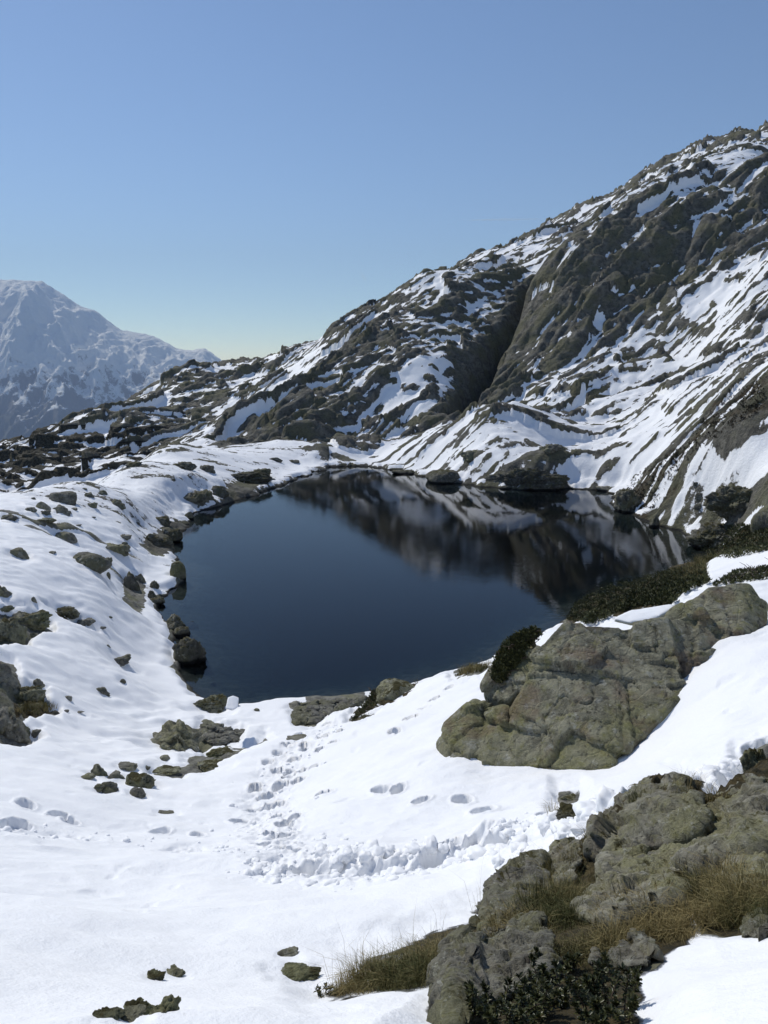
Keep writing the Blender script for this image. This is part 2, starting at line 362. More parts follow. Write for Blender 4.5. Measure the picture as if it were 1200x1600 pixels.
rough = np.where(bare < 0, sstep(0, -.25, bare), 0)
m = (bare < 0.02) & (RR < 80)
if m.any():
    x, y = X[m], Y[m]; k = rough[m] * np.clip(RR[m] / 9, .5, 2.0)
    H[m] += k * np.clip(RR[m] / 25, .5, 2.2) * (.10 * n2(x / .9, y / .9, 71) + .06 * n2(x / .33, y / .33, 72) + .03 * np.abs(n2(x / .12, y / .12, 73)))
smear(OUTCROP, 1.0, 12, 1.5, 11, veg)
smear([(885,965),(910,925),(960,908),(1040,885),(1080,862),(1130,860),(1105,880),(1098,915),(1060,930),(1050,945),(965,962),(880,975)], 1.0, 12, 18, 75, veg)
smear([(540,1130),(585,1085),(600,1060),(660,1062),(640,1085),(590,1110)], .9, 8, 14, 45, veg)
smear([(20,1085),(90,1100),(60,1118),(20,1125)], .9, 8, 14, 45, veg)
smear([(66,940),(95,946),(120,960),(120,972),(95,962)], .8, 6, 20, 60, veg)

# ------------------------------------------------------------------ shore and lake bed
lsd = poly_sd(X, Y, lake_xy)
wob = np.clip(RR, 30, 130) / 60 * (.55 * n2(X / 2.6, Y / 2.6, 81) + .30 * n2(X / .9, Y / .9, 82))
lw = lsd + wob * sstep(6, 1, np.abs(lsd))
shore = (lw > 0) & (lw < 5)
bank = .06 + .42 * sstep(0, .8, lw) + .16 * np.clip(lw, 0, 6)
k = sstep(0.3, 4.5, lw)
H = np.where(lw > 0, np.where(lw < 5, np.maximum(bank, 0.02) * (1 - k) + np.maximum(H, .25) * k, H), -np.minimum(.05 + .22 * -lw, 5.0))
inl = lw <= 0
H[inl] += .10 * n2(X[inl] / .8, Y[inl] / .8, 83) * np.clip(-lw[inl], 0, 1) * sstep(-6, -2, lw[inl])
snow = np.where(lw < 5, np.minimum(snow, (H - .22 - .22 * n2(X / 3.3, Y / 3.3, 84)) / .06), snow)
snow = np.where(inl, -3, snow)

# ------------------------------------------------------------------ finding the ground under a photograph pixel
EL = (H - CAM_Z) / RR
def hit(u, v, rmin=1.5, rmax=880):
    az, s = ray_pol(u, v)
    j = int(np.clip(np.searchsorted(TH, az), 1, NT - 1)); w = (az - TH[j - 1]) / (TH[j] - TH[j - 1])
    e = EL[:, j - 1] * (1 - w) + EL[:, j] * w
    ok = np.nonzero((e >= s) & (RR[:, 0] > rmin) & (RR[:, 0] < rmax))[0]
    if len(ok) == 0: return None
    i = ok[0]; r = RR[i, 0]
    if i > 0 and e[i] > e[i - 1]:
        t = (s - e[i - 1]) / (e[i] - e[i - 1]); t = min(max(t, 0), 1); r = RR[i - 1, 0] + t * (RR[i, 0] - RR[i - 1, 0])
    return Vector((r * math.sin(az), r * math.cos(az), CAM_Z + s * r)), r
def ground(x, y):
    r = math.hypot(x, y); az = math.atan2(x, y)
    j = int(np.clip(np.searchsorted(TH, az), 1, NT - 1)); i = int(np.clip(np.searchsorted(LR, math.log(r)), 1, NR - 1))
    a = (az - TH[j - 1]) / (TH[j] - TH[j - 1]); b = (math.log(r) - LR[i - 1]) / (LR[i] - LR[i - 1])
    return float((H[i-1, j-1] * (1-a) + H[i-1, j] * a) * (1-b) + (H[i, j-1] * (1-a) + H[i, j] * a) * b)
def bare_at(x, y):
    r = math.hypot(x, y); az = math.atan2(x, y)
    return float(bare[int(np.clip(np.searchsorted(LR, math.log(r)), 0, NR - 1)), int(np.clip(np.searchsorted(TH, az), 0, NT - 1))])
def hp(u, v, **k):
    q = hit(u, v, **k); return q[0]

# ------------------------------------------------------------------ trodden trail and footprints
TRAIL = [(1215,1172),(1150,1196),(1085,1222),(1010,1245),(940,1262),(880,1285),(810,1305),(740,1325),(660,1342),(580,1350),(500,1352),(440,1335)]
SPUR = [(470,1345),(425,1300),(415,1250),(430,1215),(455,1180),(490,1150),(530,1128)]
FAINT = [(-20,1296),(90,1300),(180,1312),(290,1318),(400,1332)]
def plan(pts): return [(lambda p: (p.x, p.y))(hp(u, v)) for u, v in pts]
trail_xy, spur_xy, faint_xy = plan(TRAIL), plan(SPUR), plan(FAINT)
def sub(r0, r1): 
    i0, i1 = np.searchsorted(LR, math.log(r0)), np.searchsorted(LR, math.log(r1)); return slice(i0, i1)
s8 = sub(5, 34); xs, ys, rs = X[s8], Y[s8], RR[s8]
def lumpy(x, y, s, seed):
    a = 1 - np.abs(n2(x / s, y / s, seed)) * 1.7
    b = 1 - np.abs(n2(x / (s * .45), y / (s * .45), seed + 1)) * 1.7
    return .65 * a + .35 * b
d, arc, sd_ = line_d(xs, ys, trail_xy)
d = d + .10 * n2(xs / .6, ys / .6, 91)
grow = sstep(0, 1.2, arc)
d = d / 1.35
tr = -.60 * np.exp(-(d / .21) ** 2) + (.04 + .15 * np.maximum(n2(xs / .7, ys / .7, 92) + .2, 0)) * np.exp(-((d - .55) / .24) ** 2)
chunk = np.exp(-(d / .75) ** 4)
tr = tr + chunk * (.13 * (lumpy(xs, ys, .27, 93) - .45) + .018 * n2(xs / .10, ys / .10, 96))
H[s8] += tr * (.25 + .75 * sstep(0, 2.2, np.abs(arc - arc.max()))) * np.clip(.6 + .6 * sstep(-.5, .3, n2(xs / 1.8, ys / 1.8, 97)), 0, 1.2)
d, arc, sd_ = line_d(xs, ys, spur_xy)
ch2 = np.exp(-((d + .2 * n2(xs / .8, ys / .8, 95)) / (.55 + .10 * rs / 10)) ** 4)
H[s8] += ch2 * (.11 * (lumpy(xs, ys, .34, 98) - .5) - .05)
d, arc, sd_ = line_d(xs, ys, faint_xy)
ch3 = np.exp(-((d + .3 * n2(xs / .9, ys / .9, 99)) / .30) ** 4) * sstep(-.1, .35, n2(xs / 1.1, ys / 1.1, 100))
H[s8] += ch3 * (.08 * (lumpy(xs, ys, .32, 101) - .55) - .04)
PRINTS = [(595,1234),(622,1234),(658,1251),(723,1251),(755,1266),(507,1240),(617,1143),(645,1122),(660,1106),(678,1093),(702,1075),(640,1122),
          (373,1284),(420,1300),(397,1266),(413,1246),(426,1256),(457,1276),(399,1228),(440,1225),(470,1205),(452,1212),(467,1218),(488,1198),(500,1170),(476,1170),(460,1186),(520,1160),
          (110,1285),(40,1257),(90,1275),(250,1300),(310,1306),(12,1292),(30,1290)]
for k_ in range(26):                            # boot holes all along the main trail
    t_ = (k_ + .5) / 26 * (len(TRAIL) - 1); a_ = int(t_); f_ = t_ - a_
    PRINTS.append((TRAIL[a_][0] * (1 - f_) + TRAIL[a_ + 1][0] * f_ + random.uniform(-8, 8), TRAIL[a_][1] * (1 - f_) + TRAIL[a_ + 1][1] * f_ + random.uniform(-16, 16)))
for k_ in range(22):
    t_ = (k_ + .5) / 22 * (len(SPUR) - 1); a_ = int(t_); f_ = t_ - a_
    PRINTS.append((SPUR[a_][0] * (1 - f_) + SPUR[a_ + 1][0] * f_ + random.uniform(-30, 30), SPUR[a_][1] * (1 - f_) + SPUR[a_ + 1][1] * f_ + random.uniform(-8, 8)))
for i, (u, v) in enumerate(PRINTS):
    q = hit(u, v)
    if q is None: continue
    p, r = q
    ang = random.uniform(0, 6.28); a, b = random.uniform(.19, .24), random.uniform(.13, .165)
    i0, i1 = np.searchsorted(LR, math.log(r - .7)), np.searchsorted(LR, math.log(r + .7))
    xx, yy = X[i0:i1] - p.x, Y[i0:i1] - p.y
    e = np.sqrt(((xx * math.cos(ang) + yy * math.sin(ang)) / a) ** 2 + ((-xx * math.sin(ang) + yy * math.cos(ang)) / b) ** 2) + .18 * n2(xx / .12, yy / .12, 110 + i)
    dep = random.uniform(.2, .30) * (.55 if 27 < i < 35 else 1) * min(1.6, r / 15 + .25)
    H[i0:i1] += -dep * sstep(1.15, .72, e) + .035 * np.exp(-((e - 1.3) / .22) ** 2)
# small soft pits and a longer snow wave low in the foreground
H[s8] -= .035 * sstep(.55, .8, n2(xs / .55, ys / .55, 130)) * sstep(4, 8, rs)

EL = (H - CAM_Z) / RR

# ------------------------------------------------------------------ the stones: photograph box, label, shape, rock
ROCKS = [
 # cluster and stones on the left bank
 ((78,764,120,789),'big rounded grey boulder topping the cluster on the left snow bank','round','g'),
 ((57,780,79,798),'round boulder just left of the biggest one in the bank cluster','round','g'),
 ((81,786,109,804),'pyramid shaped boulder in front of the rounded cluster boulder','wedge','g'),
 ((62,796,80,806),'low dark stone at the foot of the round cluster boulder','rough','g'),
 ((106,797,112,803),'tiny stone touching the pyramid boulder on its lake side','rough','g'),
 ((37,789,58,800),'low flat ledge leading up to the boulder cluster','slab','g'),
 ((129,768,148,778),'dark low stone lakeward of the boulder cluster','rough','g'),
 ((148,765,168,774),'small humped stone at the end of the cluster line','rough','g'),
 ((136,783,153,795),'two-pronged dark stone below the cluster line','rough','g'),
 ((169,782,196,792),'lone wide stone on open snow lakeward of the cluster','wedge','g'),
 ((-6,800,30,814),'flat slab cut by the left photo edge beside the boulder cluster','slab','g'),
 ((50,806,88,816),'long thin slab lying just below the boulder cluster','slab','g'),
 ((86,828,120,847),'dark lens shaped rock above the big shadowed boulder','round','g'),
 ((16,846,46,876),'curved dark rib of rock sliding down below the snow hollow','fin','g'),
 ((109,860,174,890),'wide loaf shaped boulder casting a blue shadow on snow','round','g'),
 ((163,869,176,882),'small stone leaning on the lakeward end of the loaf boulder','rough','g'),
 ((166,892,173,905),'little dark stone standing in the loaf boulder shadow','round','g'),
 ((-14,905,19,936),'dark boulder half out of frame with a short shadow','wedge','g'),
 ((48,927,58,943),'small upright splinter of rock beside the half hidden boulder','fin','g'),
 ((181,832,206,843),'thin dark ledge poking from snow near the lake bank','slab','g'),
 ((188,845,200,853),'small oval stone under the thin dark ledge','round','g'),
 ((108,792,121,797),'thin sliver of stone beside the pyramid boulder','slab','g'),
 ((48,776,56,781),'lone pebble sized stone uphill of the boulder cluster','rough','g'),
 ((66,771,88,778),'string of thin stones behind the rounded cluster boulder','slab','g'),
 ((127,761,136,765),'tiny flat stone near the snowy crest','slab','g'),
 ((74,860,88,866),'tiny rock tip in a snow dimple near the loaf boulder','slab','g'),
 ((117,818,128,823),'tiny dark sliver above the lens shaped rock','slab','g'),
 ((142,806,150,810),'speck of stone on the bank between the cluster and lake','slab','g'),
 ((-12,944,22,958),'flat top slab of the dark outcrop at left edge','slab','m'),
 ((20,950,82,986),'mossy hummock of rock forming the left edge outcrop','rough','m'),
 ((-16,960,42,1008),'dark steep block beneath the mossy hummock','block','m'),
 ((48,984,61,997),'small rock tooth beside the dark steep block','fin','g'),
 ((80,940,124,966),'mossy strip of rock slanting down the snow','slab','m'),
 ((121,962,149,978),'grey slab continuing the mossy slanting strip','slab','g'),
 ((151,978,166,983),'last thin sliver at the end of the slanting strip','slab','g'),
 ((164,1021,205,1040),'long dark slab on the open bank west of the shore blocks','slab','g'),
 ((166,1004,173,1012),'tiny stone above the long dark slab','fin','g'),
 ((48,1055,70,1074),'thin triangular blade of stone pointing downhill','fin','g'),
 ((150,1067,172,1087),'black triangular fin standing alone in smooth snow','fin','g'),
 ((101,1084,113,1095),'half buried stone left of the black triangular fin','slab','g'),
 ((168,962,176,966),'tiny dot of stone on the bank above the shore blocks','rough','g'),
 ((185,1058,197,1068),'thin dark crack of rock showing near the shore snow','slab','g'),
 ((-40,1026,27,1078),'tall grey boulder cut by the left edge above the grass','round','g'),
 ((22,1068,72,1102),'broken dark blocks beside the tall edge boulder','rough','m'),
 ((-30,1099,44,1158),'large sloping boulder at the left edge below the grass','wedge','g'),
 ((28,1130,52,1153),'mossy stone at the foot of the large sloping boulder','rough','m'),
 ((46,1138,66,1153),'small grey stone ending the left edge group','rough','g'),
 ((80,1109,94,1118),'little grey stone below the tuft of yellow grass','rough','g'),
 ((98,1108,108,1113),'tiny flat stone right of the yellow grass tuft','slab','g'),
 ((114,1110,132,1115),'thin flat stone on the snow step','slab','g'),
 # foot of the lake
 ((228,1134,320,1178),'large wedge boulder with a blue shadow near the lake foot','wedge','g'),
 ((259,1120,279,1138),'pointed fin behind the large wedge boulder','fin','g'),
 ((283,1131,298,1143),'small dark block behind the wedge boulder shoulder','block','g'),
 ((296,1089,352,1116),'low mossy shore rock at the near corner of the lake','rough','m'),
 ((328,1082,356,1108),'upright shore rock beside the small snow cap','block','m'),
 ((362,1091,374,1106),'dark rock end right of the small snow cap','block','g'),
 ((311,1137,327,1151),'rounded stone beside the bare gravel strip','round','g'),
 ((322,1166,372,1186),'mossy ledge between the wedge boulder and the trail','slab','m'),
 ((308,1186,358,1204),'flat olive slab half buried below the mossy ledge','slab','m'),
 ((249,1182,266,1190),'small dark hump under the wedge boulder shadow','round','g'),
 ((183,1189,215,1206),'narrow tilted slab uphill of the mossy cube','slab','g'),
 ((140,1189,172,1215),'green pyramid stone in the lower stone group','wedge','m'),
 ((168,1203,196,1217),'grey stone leaning against the green pyramid','rough','g'),
 ((122,1206,149,1219),'thin pointed slab left of the green pyramid','slab','g'),
 ((193,1209,244,1233),'mossy cube shaped rock, biggest of the lower stone group','block','m'),
 ((234,1199,283,1212),'long mossy ledge behind the cube shaped rock','slab','m'),
 ((140,1226,164,1238),'dark low block in the front of the lower stone group','block','g'),
 ((157,1220,185,1241),'angular grey stone at the front of the lower group','wedge','g'),
 ((199,1235,228,1247),'half buried triangular stone below the mossy cube','wedge','g'),
 ((243,1266,274,1273),'thin dark slab alone on the snow below the lower group','slab','g'),
 ((222,1195,236,1203),'small stone behind the mossy ledge','rough','g'),
 ((538,1091,571,1105),'grey slab on the gravel at the lake foot','slab','g'),
 ((450,1098,480,1112),'dark tilted slab at the snow edge of the lake foot','wedge','g'),
 ((447,1148,480,1158),'thin dark slab beside the trodden tracks','slab','g'),
 ((396,1106,406,1112),'little stone on the snow rim of the lake','rough','g'),
 ((586,1059,652,1096),'mossy grass-backed rock rising from snow at the lake foot','round','m'),
 # standing in the lake by the left shore
 ((274,987,326,1050),'large square block standing in the water at the left shore','block','s'),
 ((254,957,291,988),'long shore block above the large square one','wedge','s'),
 ((269,974,301,1002),'dark middle block between the two shore blocks','block','s'),
 ((288,970,310,985),'small pointed block reaching into the lake','wedge','s'),
 ((329,1065,338,1073),'tiny stone standing alone in the shallow water','rough','s'),
 ((233,930,258,946),'dark stone at the waterline left of the shore blocks','rough','s'),
 ((191,888,219,926),'dark broken rock face below the loaf boulder','block','s'),
 ((211,889,228,912),'narrow dark rock beside the broken face','fin','s'),
 ((266,872,291,906),'mossy nose of rock at the tip of the snowy point','round','m'),
 ((226,914,247,940),'dark slanting rib down to the water of the snowy point','fin','s'),
 ((234,905,249,921),'small dark rock in the middle of the snowy point','rough','s'),
 ((160,840,204,868),'long dark cleft of rock slanting beside the loaf boulder','slab','g'),
 ((226,828,272,857),'dark bluff above the water north of the snowy point','rough','s'),
 ((252,822,286,851),'steep dark shore cliff facing the lake','rough','s'),
 ((287,797,303,813),'small dark head of rock at the bend of the shore','round','s'),
 ((236,800,268,822),'dark slanting slab behind the steep shore cliff','slab','s'),
 # far left shore
 ((283,762,338,797),'dark ledge at the water beyond the shore bend','rough','s'),
 ((328,755,358,780),'dark shore rock between the ledge and the long bluff','block','s'),
 ((345,732,426,757),'long dark bluff above the far left shore','rough','s'),
 ((396,728,424,750),'knob at the far end of the long dark bluff','block','s'),
 ((262,719,308,734),'low dark rock on the far snow bank','rough','s'),
 ((306,724,337,738),'dark rock next to the low one on the far bank','rough','s'),
 ((420,711,442,722),'small dark outcrop near the head of the lake','slab','s'),
 ((450,716,468,724),'last small rock before the head of the lake','slab','s'),
 ((196,718,222,730),'rock ledge on the crest of the far bank','slab','s'),
 # head of the lake and the knoll
 ((752,722,890,768),'broad dark rock mass at the foot of the snowy knoll','rough','s'),
 ((664,736,724,760),'rounded dark rock at the water below the knoll','round','s'),
 ((612,728,664,746),'flat dark rock at the water left of the knoll','slab','s'),
 ((838,690,880,712),'rocky step on the lakeward shoulder of the knoll','rough','g'),
 ((715,700,760,722),'grey hump of rock on the snowy knoll','rough','g'),
 ((930,756,964,768),'flat stone at the water where the stream comes in','slab','g'),
 ((958,755,1010,806),'dark corner rock where the far bank meets the water','rough','s'),
 ((1010,800,1034,830),'dark stone under the bank left of the snow slope','rough','s'),
 ((1072,812,1180,858),'dark shrubby rock at the right corner of the lake','rough','s'),
 ((1174,778,1225,835),'pale grey boulder at the right photo edge above the lake','round','g'),
 ((1100,752,1215,806),'dark ledge crossing the snow slope on the right bank','rough','s'),
 ((1086,768,1102,783),'small dark bush-like stone on the right snow slope','round','s'),
 ((1084,784,1098,798),'second dark stone just below on the right snow slope','round','s'),
 ((1083,752,1092,760),'tiny dark stone high on the right snow slope','round','s'),
 # foreground
 ((420,1512,504,1536),'flat mossy brick shaped rock alone in foreground snow','slab','m'),
 ((228,1508,260,1534),'small olive stone in a snow hollow, foreground left','rough','m'),
 ((252,1510,290,1528),'thin slab leaning out of the foreground snow hollow','slab','g'),
 ((430,1484,467,1497),'low grey stone just above the brick shaped rock','slab','g'),
 ((146,1567,196,1594),'leftmost mossy stone of the bottom edge trio','slab','m'),
 ((194,1556,243,1588),'middle mossy stone of the bottom edge trio','slab','m'),
 ((232,1549,284,1586),'right mossy stone of the bottom edge trio','slab','m'),
 ((181,1576,230,1600),'reddish half buried stone in front of the bottom edge trio','slab','g'),
 ((874,1239,906,1252),'mossy stone lying above the trodden trail','slab','m'),
 ((868,1258,916,1284),'wet dark stone laid bare in the trail trench','rough','s'),
 ((1158,1160,1198,1202),'mossy stone breaking through the trail at right edge','rough','m'),
]
# snow melts back from the dark stones and leaves a shallow hollow round each
for box_, lab_, kind_, m_ in ROCKS:
    u0, v0, u1, v1 = box_; q = hit((u0 + u1) / 2, v1 - .2 * (v1 - v0))
    if q is None or q[1] > 62: continue
    p, r = q; w = (u1 - u0) * r / F; p = p + Vector((p.x / r, p.y / r, 0)) * w * .25
    i0, i1 = np.searchsorted(LR, math.log(max(1.5, r - 1.6 * w))), np.searchsorted(LR, math.log(r + 2.2 * w))
    j0, j1 = np.searchsorted(TH, math.atan2(p.x, p.y) - 2.0 * w / r), np.searchsorted(TH, math.atan2(p.x, p.y) + 2.0 * w / r)
    xx, yy = X[i0:i1, j0:j1] - p.x, Y[i0:i1, j0:j1] - p.y
    dd = np.hypot(xx, yy) / w + .22 * n2(xx / (w * .5) + u0, yy / (w * .5), 140)
    H[i0:i1, j0:j1] -= min(.14 * w, .22) * sstep(.95, .45, dd) * (H[i0:i1, j0:j1] > .25)
EL = (H - CAM_Z) / RR

# ------------------------------------------------------------------ materials
def mat(name):
    m = bpy.data.materials.new(name); m.use_nodes = True
    nt = m.node_tree; return m, nt, nt.nodes, nt.links, nt.nodes['Principled BSDF']
class NB:
    def __init__(s, nt): s.nt = nt; s.n = nt.nodes; s.l = nt.links
    def put(s, sock, v):
        if hasattr(v, 'is_output') or isinstance(v, bpy.types.NodeSocket): s.l.new(v, sock)
        elif v is not None:
            if isinstance(v, tuple) and len(v) == 3 and len(sock.default_value) == 4: v = (*v, 1)
            sock.default_value = v
    def noise(s, vec, scale, detail=5, rough=.55, lac=2.0, dist=0.0):
        n = s.n.new('ShaderNodeTexNoise'); s.put(n.inputs['Vector'], vec); n.inputs['Scale'].default_value = scale
        n.inputs['Detail'].default_value = detail; n.inputs['Roughness'].default_value = rough; n.inputs['Distortion'].default_value = dist; return n.outputs['Fac']
    def vor(s, vec, scale, feature='F1', out='Distance'):
        n = s.n.new('ShaderNodeTexVoronoi'); n.feature = feature; s.put(n.inputs['Vector'], vec); n.inputs['Scale'].default_value = scale; return n.outputs[out]
    def ramp(s, fac, a, b, lo=0.0, hi=1.0):
        n = s.n.new('ShaderNodeMapRange'); n.interpolation_type = 'SMOOTHSTEP'; s.put(n.inputs[0], fac)
        for i, q in enumerate((a, b, lo, hi)): n.inputs[i + 1].default_value = q
        return n.outputs[0]
    def mix(s, fac, a, b, mode='MIX'):
        n = s.n.new('ShaderNodeMix'); n.data_type = 'RGBA'; n.blend_type = mode
        s.put(n.inputs[0], fac); s.put(n.inputs[6], a); s.put(n.inputs[7], b); return n.outputs[2]
    def math(s, op, a, b=None, c=None):
        n = s.n.new('ShaderNodeMath'); n.operation = op; s.put(n.inputs[0], a)
        if b is not None: s.put(n.inputs[1], b)
        if c is not None: s.put(n.inputs[2], c)
        return n.outputs[0]
    def attr(s, name):
        n = s.n.new('ShaderNodeAttribute'); n.attribute_name = name; return n.outputs['Fac']
    def bump(s, h, strength, dist, prev=None):
        n = s.n.new('ShaderNodeBump'); s.put(n.inputs['Height'], h); n.inputs['Strength'].default_value = strength; n.inputs['Distance'].default_value = dist
        if prev is not None: s.l.new(prev, n.inputs['Normal'])
        return n.outputs[0]
    def pos(s): return s.n.new('ShaderNodeNewGeometry').outputs['Position']
    def obj(s): return s.n.new('ShaderNodeTexCoord').outputs['Object']
    def scale(s, vec, v):
        n = s.n.new('ShaderNodeVectorMath'); n.operation = 'MULTIPLY'; s.l.new(vec, n.inputs[0]); n.inputs[1].default_value = v; return n.outputs[0]
    def offset(s, vec, v):
        n = s.n.new('ShaderNodeVectorMath'); n.operation = 'ADD'; s.l.new(vec, n.inputs[0]); s.put(n.inputs[1], v); return n.outputs[0]

def rock_colour(b, P, k):
    """k = feature frequency; grey gneiss with olive lichen, dark streaks and pale flecks"""
    big = b.noise(P, .35 * k, 4, .6); mid = b.noise(P, 1.6 * k, 6, .65); fine = b.noise(P, 9 * k, 6, .7)
    c = b.mix(b.ramp(mid, .35, .65), (.11, .107, .094), (.25, .243, .21))
    c = b.mix(b.ramp(big, .42, .62), c, b.mix(b.ramp(fine, .3, .7), (.12, .12, .075), (.23, .225, .145)))
    c = b.mix(b.math('MULTIPLY', b.ramp(b.noise(P, 4.5 * k, 5, .6), .56, .68), .75), c, (.045, .043, .037))
    c = b.mix(b.math('MULTIPLY', b.ramp(b.noise(P, 20 * k, 3, .6), .60, .70), .6), c, (.30, .30, .26))
    return c, mid, fine
def ground_mat(name, k, far_):
    m, nt, n, l, p = mat(name); b = NB(nt); P = b.pos()
    c, mid, fine = rock_colour(b, P, k)
    if far_: c = b.mix(1.0, c, (.70, .69, .67), 'MULTIPLY')
    vg = b.attr('veg')
    vn = b.noise(P, 2.2 * k if far_ else 7.0, 5, .7)
    vc = b.mix(b.ramp(vn, .35, .7), (.03, .026, .012), (.10, .075, .032))
    if far_: vc = b.mix(b.ramp(b.noise(P, .5, 3), .42, .58), (.026, .028, .014), (.060, .046, .026))
    vf = b.ramp(b.math('ADD', vg, b.math('MULTIPLY', b.math('SUBTRACT', b.noise(P, .9 * k if far_ else 2.5, 5, .7), .5), 1.4)), .35, .65)
    c = b.mix(vf, c, vc)
    sp = b.n.new('ShaderNodeSeparateXYZ'); l.new(P, sp.inputs[0])
    c = b.mix(b.ramp(sp.outputs[2], .22, .04), c, (.018, .017, .014))          # wet, algae-dark stone at and under the waterline
    c = b.mix(b.ramp(sp.outputs[2], -.05, -.3), c, b.mix(b.ramp(b.noise(P, 2.5, 4), .4, .6), (.03, .028, .018), (.075, .07, .05)))
    sn = b.math('ADD', b.attr('snow'), b.math('MULTIPLY', b.math('SUBTRACT', b.noise(P, 1.3 if far_ else 7.0, 6, .74), .5), 6.0 if far_ else 1.6))
    sf = b.ramp(sn, -.12, .25)
    sc_ = b.mix(b.noise(P, .4, 4), (.86, .875, .90), (.91, .915, .925))
    dirt = b.math('MULTIPLY', b.ramp(b.noise(P, 1.3 if far_ else 9.0, 6, .75), .63, .78), .55)
    sc_ = b.mix(dirt, sc_, (.50, .47, .42))
    col = b.mix(sf, c, sc_)
    l.new(col, p.inputs['Base Color'])
    l.new(b.ramp(sf, 0, 1, .85, .55), p.inputs['Roughness']); p.inputs['Specular IOR Level'].default_value = .25
    hr = b.math('ADD', b.math('MULTIPLY', mid, .5), b.math('MULTIPLY', fine, .16))
    hs = b.math('ADD', b.noise(P, 4 if far_ else 16, 4, .6), b.math('MULTIPLY', b.noise(P, 60, 2), .25))
    bmp = b.n.new('ShaderNodeBump')
    mixh = b.n.new('ShaderNodeMix'); mixh.data_type = 'FLOAT'
    l.new(sf, mixh.inputs[0]); l.new(hr, mixh.inputs[2]); l.new(b.math('MULTIPLY', hs, .06 if far_ else .045), mixh.inputs[3])
    l.new(mixh.outputs[0], bmp.inputs['Height']); bmp.inputs['Strength'].default_value = .9; bmp.inputs['Distance'].default_value = .8 / k
    l.new(bmp.outputs[0], p.inputs['Normal'])
    return m
M_far = ground_mat('snowy_mountainside', .55, True)
M_near = ground_mat('snow_cover', 2.2, False)

def rock_mat(name, k, tint=(1, 1, 1), moss=.0, lichen=0.3, red=0.0, crack=.6):
    m, nt, n, l, p = mat(name); b = NB(nt); P = b.obj()
    oi = b.n.new('ShaderNodeObjectInfo')
    P = b.offset(P, b.scale(oi.outputs['Location'], (.37, .41, .53)))
    c, mid, fine = rock_colour(b, P, k)
    c = b.mix(1.0, c, tint, 'MULTIPLY')
    c = b.mix(1.0, c, b.mix(oi.outputs['Random'], (.74, .74, .76), (1.32, 1.30, 1.22)), 'MULTIPLY')
    c = b.mix(b.math('MULTIPLY', b.ramp(b.noise(b.offset(P, (9, 2, 4)), 2.1 * k, 7, .72), .56, .64), .7), c, (.36, .36, .31))
    c = b.mix(b.math('MULTIPLY', b.ramp(b.noise(b.scale(P, (1.6, 1.6, .5)), 1.3 * k, 6, .7), .57, .68), .75), c, (.05, .048, .04))
    if lichen > 0:
        c = b.mix(b.math('MULTIPLY', b.ramp(b.noise(P, 2.8 * k, 6, .7), .52, .66), lichen), c, (.20, .195, .06))
    if red > 0:
        c = b.mix(b.math('MULTIPLY', b.ramp(b.noise(b.offset(P, (5, 3, 1)), .7 * k, 5, .6), .5, .68), red), c, (.15, .085, .06))
    if moss > 0:
        nz = b.n.new('ShaderNodeSeparateXYZ'); l.new(b.n.new('ShaderNodeNewGeometry').outputs['Normal'], nz.inputs[0])
        mf = b.math('ADD', b.math('MULTIPLY', nz.outputs[2], .35), b.noise(P, 1.4 * k, 5, .7))
        c = b.mix(b.ramp(mf, .95 - moss * .5, 1.05 - moss * .5), c, b.mix(b.noise(P, 14 * k, 4), (.025, .028, .008), (.085, .07, .025)))
    sp = b.n.new('ShaderNodeSeparateXYZ'); l.new(b.pos(), sp.inputs[0])
    c = b.mix(b.ramp(sp.outputs[2], .28, .12), c, (.012, .011, .009))           # wet band at the lake's waterline
    l.new(c, p.inputs['Base Color']); p.inputs['Roughness'].default_value = .88; p.inputs['Specular IOR Level'].default_value = .25
    cr_ = b.ramp(b.vor(b.offset(P, b.scale(b.n.new('ShaderNodeTexCoord').outputs['Object'], (0, 0, 0))), 1.1 * k, 'DISTANCE_TO_EDGE'), 0, .045)
    h = b.math('ADD', b.math('MULTIPLY', mid, .35), b.math('ADD', b.math('MULTIPLY', fine, .2), b.math('MULTIPLY', cr_, .07 * crack)))
    h = b.math('ADD', h, b.math('MULTIPLY', b.noise(P, 40 * k, 4, .7), .05))
    l.new(b.bump(h, 1.0, .55 / k), p.inputs['Normal'])
    return m
M_rock = rock_mat('grey_rock', 1.6)
M_mossy = rock_mat('mossy_rock', 1.6, (1.0, 1.03, .85), .38, .5)
M_shore = rock_mat('dark_shore_rock', 1.2, (.7, .7, .68), .35, .2)
M_boulder = rock_mat('lichen_boulder', 1.5, (1.22, 1.22, 1.05), .0, .5, .45)
M_outcrop = rock_mat('fractured_outcrop_rock', 4.5, (1.15, 1.14, 1.07), .12, .35, .12)

